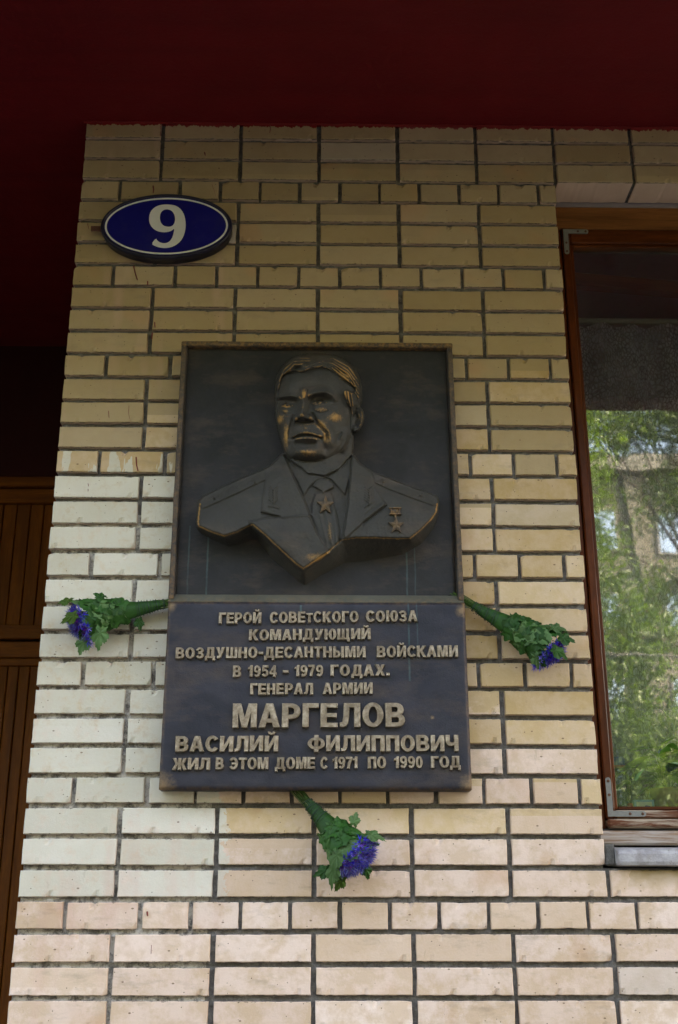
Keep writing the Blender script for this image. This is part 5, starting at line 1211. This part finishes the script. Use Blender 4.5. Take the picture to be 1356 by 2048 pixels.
def tree(name, label, x, y, h, clumps, nl, ls, mat, trunk_r=.16):
    th = thing(name, label, 'tree', (x, y, 0)); m = MB()
    m.tube([(0, 0, -.1), (.05, .02, h * .25), (-.04, .05, h * .5), (.05, 0, h * .8)], [trunk_r * 1.15, trunk_r * .9, trunk_r * .6, trunk_r * .2], 10)
    for cx_, cy_, cz_, r_ in clumps:
        z0 = min(h * .6, max(h * .2, cz_ - r_)); m.tube([(0, .02, z0), ((cx_ - x) * .5, (cy_ - y) * .5, (z0 + cz_) / 2 + .3), (cx_ - x, cy_ - y, cz_)], [trunk_r * .30, trunk_r * .16, .012], 7)
    m.obj('trunk', M['bark'], th, True)
    # leaf-sized faces, gathered in sprays
    vol = np.array([c[3] ** 2.4 for c in clumps]); pr = vol / vol.sum(); ns = nl // 9; ci = rng.choice(len(clumps), ns, p=pr); cc = np.array(clumps)[ci]
    d = rng.normal(size=(ns, 3)); d /= np.linalg.norm(d, axis=1)[:, None]; q = rng.random(ns)[:, None] ** .45
    cen = cc[:, :3] + d * q * cc[:, 3:4] * np.array([1, 1, .8]) ; cen = np.repeat(cen, 9, 0) + rng.normal(size=(ns * 9, 3)) * ls * 1.9
    n = len(cen); a = rng.normal(size=(n, 3)); a[:, 2] -= .7; a /= np.linalg.norm(a, axis=1)[:, None]; b = np.cross(a, rng.normal(size=(n, 3)) + np.array([0, 0, 1.2])); b /= np.linalg.norm(b, axis=1)[:, None]; cN = np.cross(a, b)
    s = ls * rng.uniform(.7, 1.25, n)[:, None]
    prof_ = [(0, 0, 0), (.30, .5, .1), (.12, .42, .05), (0, 1.0, -.12), (-.12, .42, .05), (-.30, .5, .1)]
    P_ = [cen + (b * u + a * v + cN * w_) * s for u, v, w_ in prof_]
    V_ = np.stack(P_, 1).reshape(-1, 3) - np.array([x, y, 0]); base = np.arange(n)[:, None] * 6
    F_ = np.concatenate([base + np.array([[0, 1, 2, 3]]), base + np.array([[0, 3, 4, 5]])]).astype(np.int32)
    me = bpy.data.meshes.new('crown'); me.vertices.add(len(V_)); me.vertices.foreach_set('co', V_.ravel()); me.loops.add(F_.size); me.loops.foreach_set('vertex_index', F_.ravel()); me.polygons.add(len(F_)); me.polygons.foreach_set('loop_start', np.arange(0, F_.size, 4, dtype=np.int32)); me.update(calc_edges=True)
    me.materials.append(mat); link('crown', me, None, th)
rt_ = random.Random(4)
def clumps_(x, y, z, R_, n, r0, r1): return [(x + rt_.uniform(-R_, R_), y + rt_.uniform(-R_, R_) * .7, z + rt_.uniform(-R_, R_) * .75, rt_.uniform(r0, r1)) for _ in range(n)]
tree('maple_tree', 'sunlit green maple nearest the brick wall, mirrored at the left of the window glass', 2.2, -9.2, 8.6, clumps_(2.2, -9.3, 5.9, 1.2, 12, .6, .9) + [(3.45, -9.0, 7.4, .62), (3.55, -9.1, 6.6, .55), (3.5, -9.0, 5.8, .6), (3.75, -9.0, 5.2, .55), (3.6, -9.1, 4.4, .7), (3.7, -9.2, 3.4, .7), (4.5, -9.2, 3.0, .7), (4.4, -9.3, 3.9, .5), (4.75, -9.1, 4.6, .35), (4.2, -9.1, 4.7, .4)], 42000, .105, M['tl1'])
tree('linden_tree', 'low bushy linden across the street, mirrored in the lower window glass', 5.0, -12.0, 4.6, clumps_(5.1, -12.0, 3.2, 1.1, 12, .6, .9), 18000, .085, M['tl2'], .12)
tree('linden_tree', 'tall dark linden across the street, mirrored high in the window glass', 9.5, -20.0, 13.0, [(6.3, -20, 12.4, .8), (7.0, -20, 12.2, .8), (7.6, -20, 12.0, .8), (8.2, -20, 12.3, .9), (8.4, -20, 10.3, .8), (8.0, -20, 8.2, .8), (7.2, -20, 7.2, .9), (6.6, -20, 9.2, .5), (9.6, -20, 12.2, 1.4), (10.4, -20, 11, 1.6), (11.2, -20, 9.4, 1.7), (9.9, -20, 12.9, 1.4)], 34000, .14, M['tl2'], .22)
tree('maple_tree', 'round maple standing left of the wall across the street', -11.0, -11.0, 5.0, clumps_(-11, -11, 3.4, 1.3, 9, .8, 1.3), 14000, .17, M['tl1'], .2)
tree('maple_tree', 'broad maple far right across the street', 16.5, -11, 5.5, clumps_(16.5, -11, 3.8, 1.5, 10, .9, 1.3), 14000, .17, M['tl1'], .2)
tree('linden_tree', 'tall linden added behind the lawn to block sky, left of the apartment block centre', -3.2, -14.5, 9.5, clumps_(-3.2, -14.5, 5.8, 2.8, 18, 1.2, 1.8), 16000, .20, M['tl2'], .22)  # unseen tree added to block sky light
for i_, (x_, lab_) in enumerate(((-19, 'leafy linden furthest left in the sky-blocking row added across the street'), (-13.5, 'leafy linden second from the left in the added sky-blocking row'), (-8, 'leafy linden third from the left in the added sky-blocking row'), (14.0, 'leafy linden of the added sky-blocking row, right of the tall dark linden'), (19.5, 'leafy linden furthest right in the sky-blocking row added across the street'))):  # row of lindens added to raise the skyline against low sky light
    tree('linden_tree', lab_, x_, -13.5 - i_ % 2, 9.5, clumps_(x_, -13.5 - i_ % 2, 5.6, 2.9, 20, 1.2, 1.8), 16000, .22, M['tl2'], .22)
# apartment blocks opposite
t = MT('far_cream_brick'); c = t.mix(t.noise(t.coord('World'), .8, 4), (.12, .115, .095), (.18, .17, .14))
sp = t.n('SeparateXYZ'); t.l(t.coord('World'), sp.inputs[0]); ln = t.math('LESS_THAN', t.math('FRACT', t.math('MULTIPLY', sp.outputs[2], 2.6)), .22)
t.set(col=t.mix(ln, c, (.10, .095, .08)), rough=.9); M['farbrick'] = t.m
M['fartrim'] = simple('far_pale_trim', (.18, .175, .16), .8); M['farglass'] = simple('far_window_glass', (.32, .42, .55), .08, .6, .05, .5, 0)
fw = 3.3
wmesh = MB().box((-.8, 0, 0), (.8, .09, 1.7)).mesh('window', M['fartrim']); pmesh = MB().box((-.70, .092, .08), (-.03, .10, 1.6)).box((.03, .092, .08), (.70, .10, 1.6)).mesh('pane', M['farglass'])
arch_m = MB(); na = 10
for k in range(na):
    a0, a1 = math.pi * k / na, math.pi * (k + 1) / na
    q = [(math.cos(a0) * .95, math.sin(a0) * .7), (math.cos(a1) * .95, math.sin(a1) * .7), (math.cos(a1) * 1.2, math.sin(a1) * .95), (math.cos(a0) * 1.2, math.sin(a0) * .95)]
    arch_m.add([(x, 0, z) for x, z in q] + [(x, .2, z) for x, z in q], [(0, 1, 2, 3), (4, 7, 6, 5), (0, 4, 5, 1), (2, 6, 7, 3)])
arch_me = arch_m.mesh('window_arch', M['fartrim'], recalc=True)
def block(label, x0, nb, y, nf, rz=0, arches=False):
    W = nb * fw + .8; H = nf * 3.25 + 2.2
    bl_ = thing('apartment_block', label, 'building', (x0, y, 0)); bl_.rotation_euler = (0, 0, rz)
    MB().box((0, -12, 0), (W, -.25, H)).obj('block_body', M['farbrick'], bl_)
    pier = MB()
    for i in range(nb):
        x = 1.9 + i * fw
        pier.box((x + fw / 2 - .28, -.249, 0), (x + fw / 2 + .28, .12, H - .4))
        for k in range(nf):
            z = 1.9 + k * 3.25
            o = link('window', wmesh, None, bl_); o.location = (x, -.245, z); p_ = link('pane', pmesh, None, o)
            if arches and k % 2 == 1: a = link('window_arch', arch_me, None, bl_); a.location = (x, -.24, z + 1.55)
    pier.obj('facade_pier', M['farbrick'], bl_)
    MB().box((-.3, -.24, H - .35), (W + .3, .5, H + .3)).obj('cornice', M['fartrim'], bl_)
block('sunlit cream brick apartment block across the street, mirrored in the glass', -.5, 8, -38, 5, 0, True)
block('cream apartment block added across the street to block low sky, furthest left', -34, 9, -36, 5)  # side blocks added to cut low sky light on the wall
block('cream apartment block added across the street to block low sky, furthest right', 30, 9, -36, 5)
M['hedgeleaf'] = treeleaf('hedge_leaf_green', (.03, .07, .012), (.06, .11, .02))
for i_, x_ in enumerate((-15, -9.5, -4, 1.5, 7, 12.5, 18)):  # dark hedge row added to cut low light on the upper wall
    cl = [(x_ + rt_.uniform(-2.6, 2.6), -12.2 + rt_.uniform(-.3, .3), rt_.uniform(.5, 1.5), rt_.uniform(.6, .9)) for _ in range(14)]
    tree('shrub', ['furthest left dense shrub', 'second dense shrub from the left', 'third dense shrub from the left', 'dense shrub right of the nearest maple', 'dense shrub below the bushy linden', 'second dense shrub from the right', 'furthest right dense shrub'][i_] + ' of the hedge row added along the far kerb to cut low light', x_, -12.2, 1.4, cl, 5000, .13, M['hedgeleaf'], .05)
    bpy.data.objects[-1] if 0 else None
for o in bpy.data.objects:
    if o.name.startswith('shrub'): o['category'] = 'shrub'; o['group'] = 'shrubs in the light-cutting hedge row added along the far kerb'
# wires and hanging sign
M['wire'] = simple('pale_cable', (.55, .55, .52), .6)
def cable(a, b, sag, label):
    a, b = Vector(a), Vector(b); pts = [a + (b - a) * (i / 20) - Vector((0, 0, sag * 4 * (i / 20) * (1 - i / 20))) for i in range(21)]
    m = MB(); m.tube(pts, .008, 5); m.obj('overhead_cable', M['wire'], None, label=label, cat='cable')
cable((-12, -7.2, 5.2), (14, -7.6, 3.8), .3, 'thin pale cable across the street, upper one mirrored in the glass')
cable((-12, -7.5, 4.6), (14, -7.2, 4.2), .35, 'thin pale cable across the street, lower one mirrored in the glass')
cable((-20, -22, 9.3), (24, -22, 9.3), .7, 'pale support cable carrying the round no stopping sign')
sx_ = 8.25; rs = thing('no_stopping_sign', 'round blue and red no stopping sign hanging on the support cable', 'sign', (sx_, -22, 8.35))
M['signred'] = simple('sign_red', (.55, .02, .02), .5); M['signb2'] = simple('sign_blue', (.03, .10, .42), .5)
def cyl(r_, y0, y1, n=32): return MB().tube([(0, y0, 0), (0, y1, 0)], r_, n)
cyl(.31, -.01, .01).obj('sign_disc', M['signred'], rs); cyl(.25, .011, .016).obj('blue_field', M['signb2'], rs)
for s in (1, -1):
    m = MB(); c_, s2 = math.cos(s * math.pi / 4), math.sin(s * math.pi / 4); q = [(-.255, -.025), (.255, -.025), (.255, .025), (-.255, .025)]
    m.add([(x * c_ - z * s2, .018 + .001 * s, x * s2 + z * c_) for x, z in q], [(0, 1, 2, 3)]); m.obj('slash', M['signred'], rs)
MB().tube([(0, 0, .3), (0, 0, .55)], .012, 6).obj('hanger', M['wire'], rs)
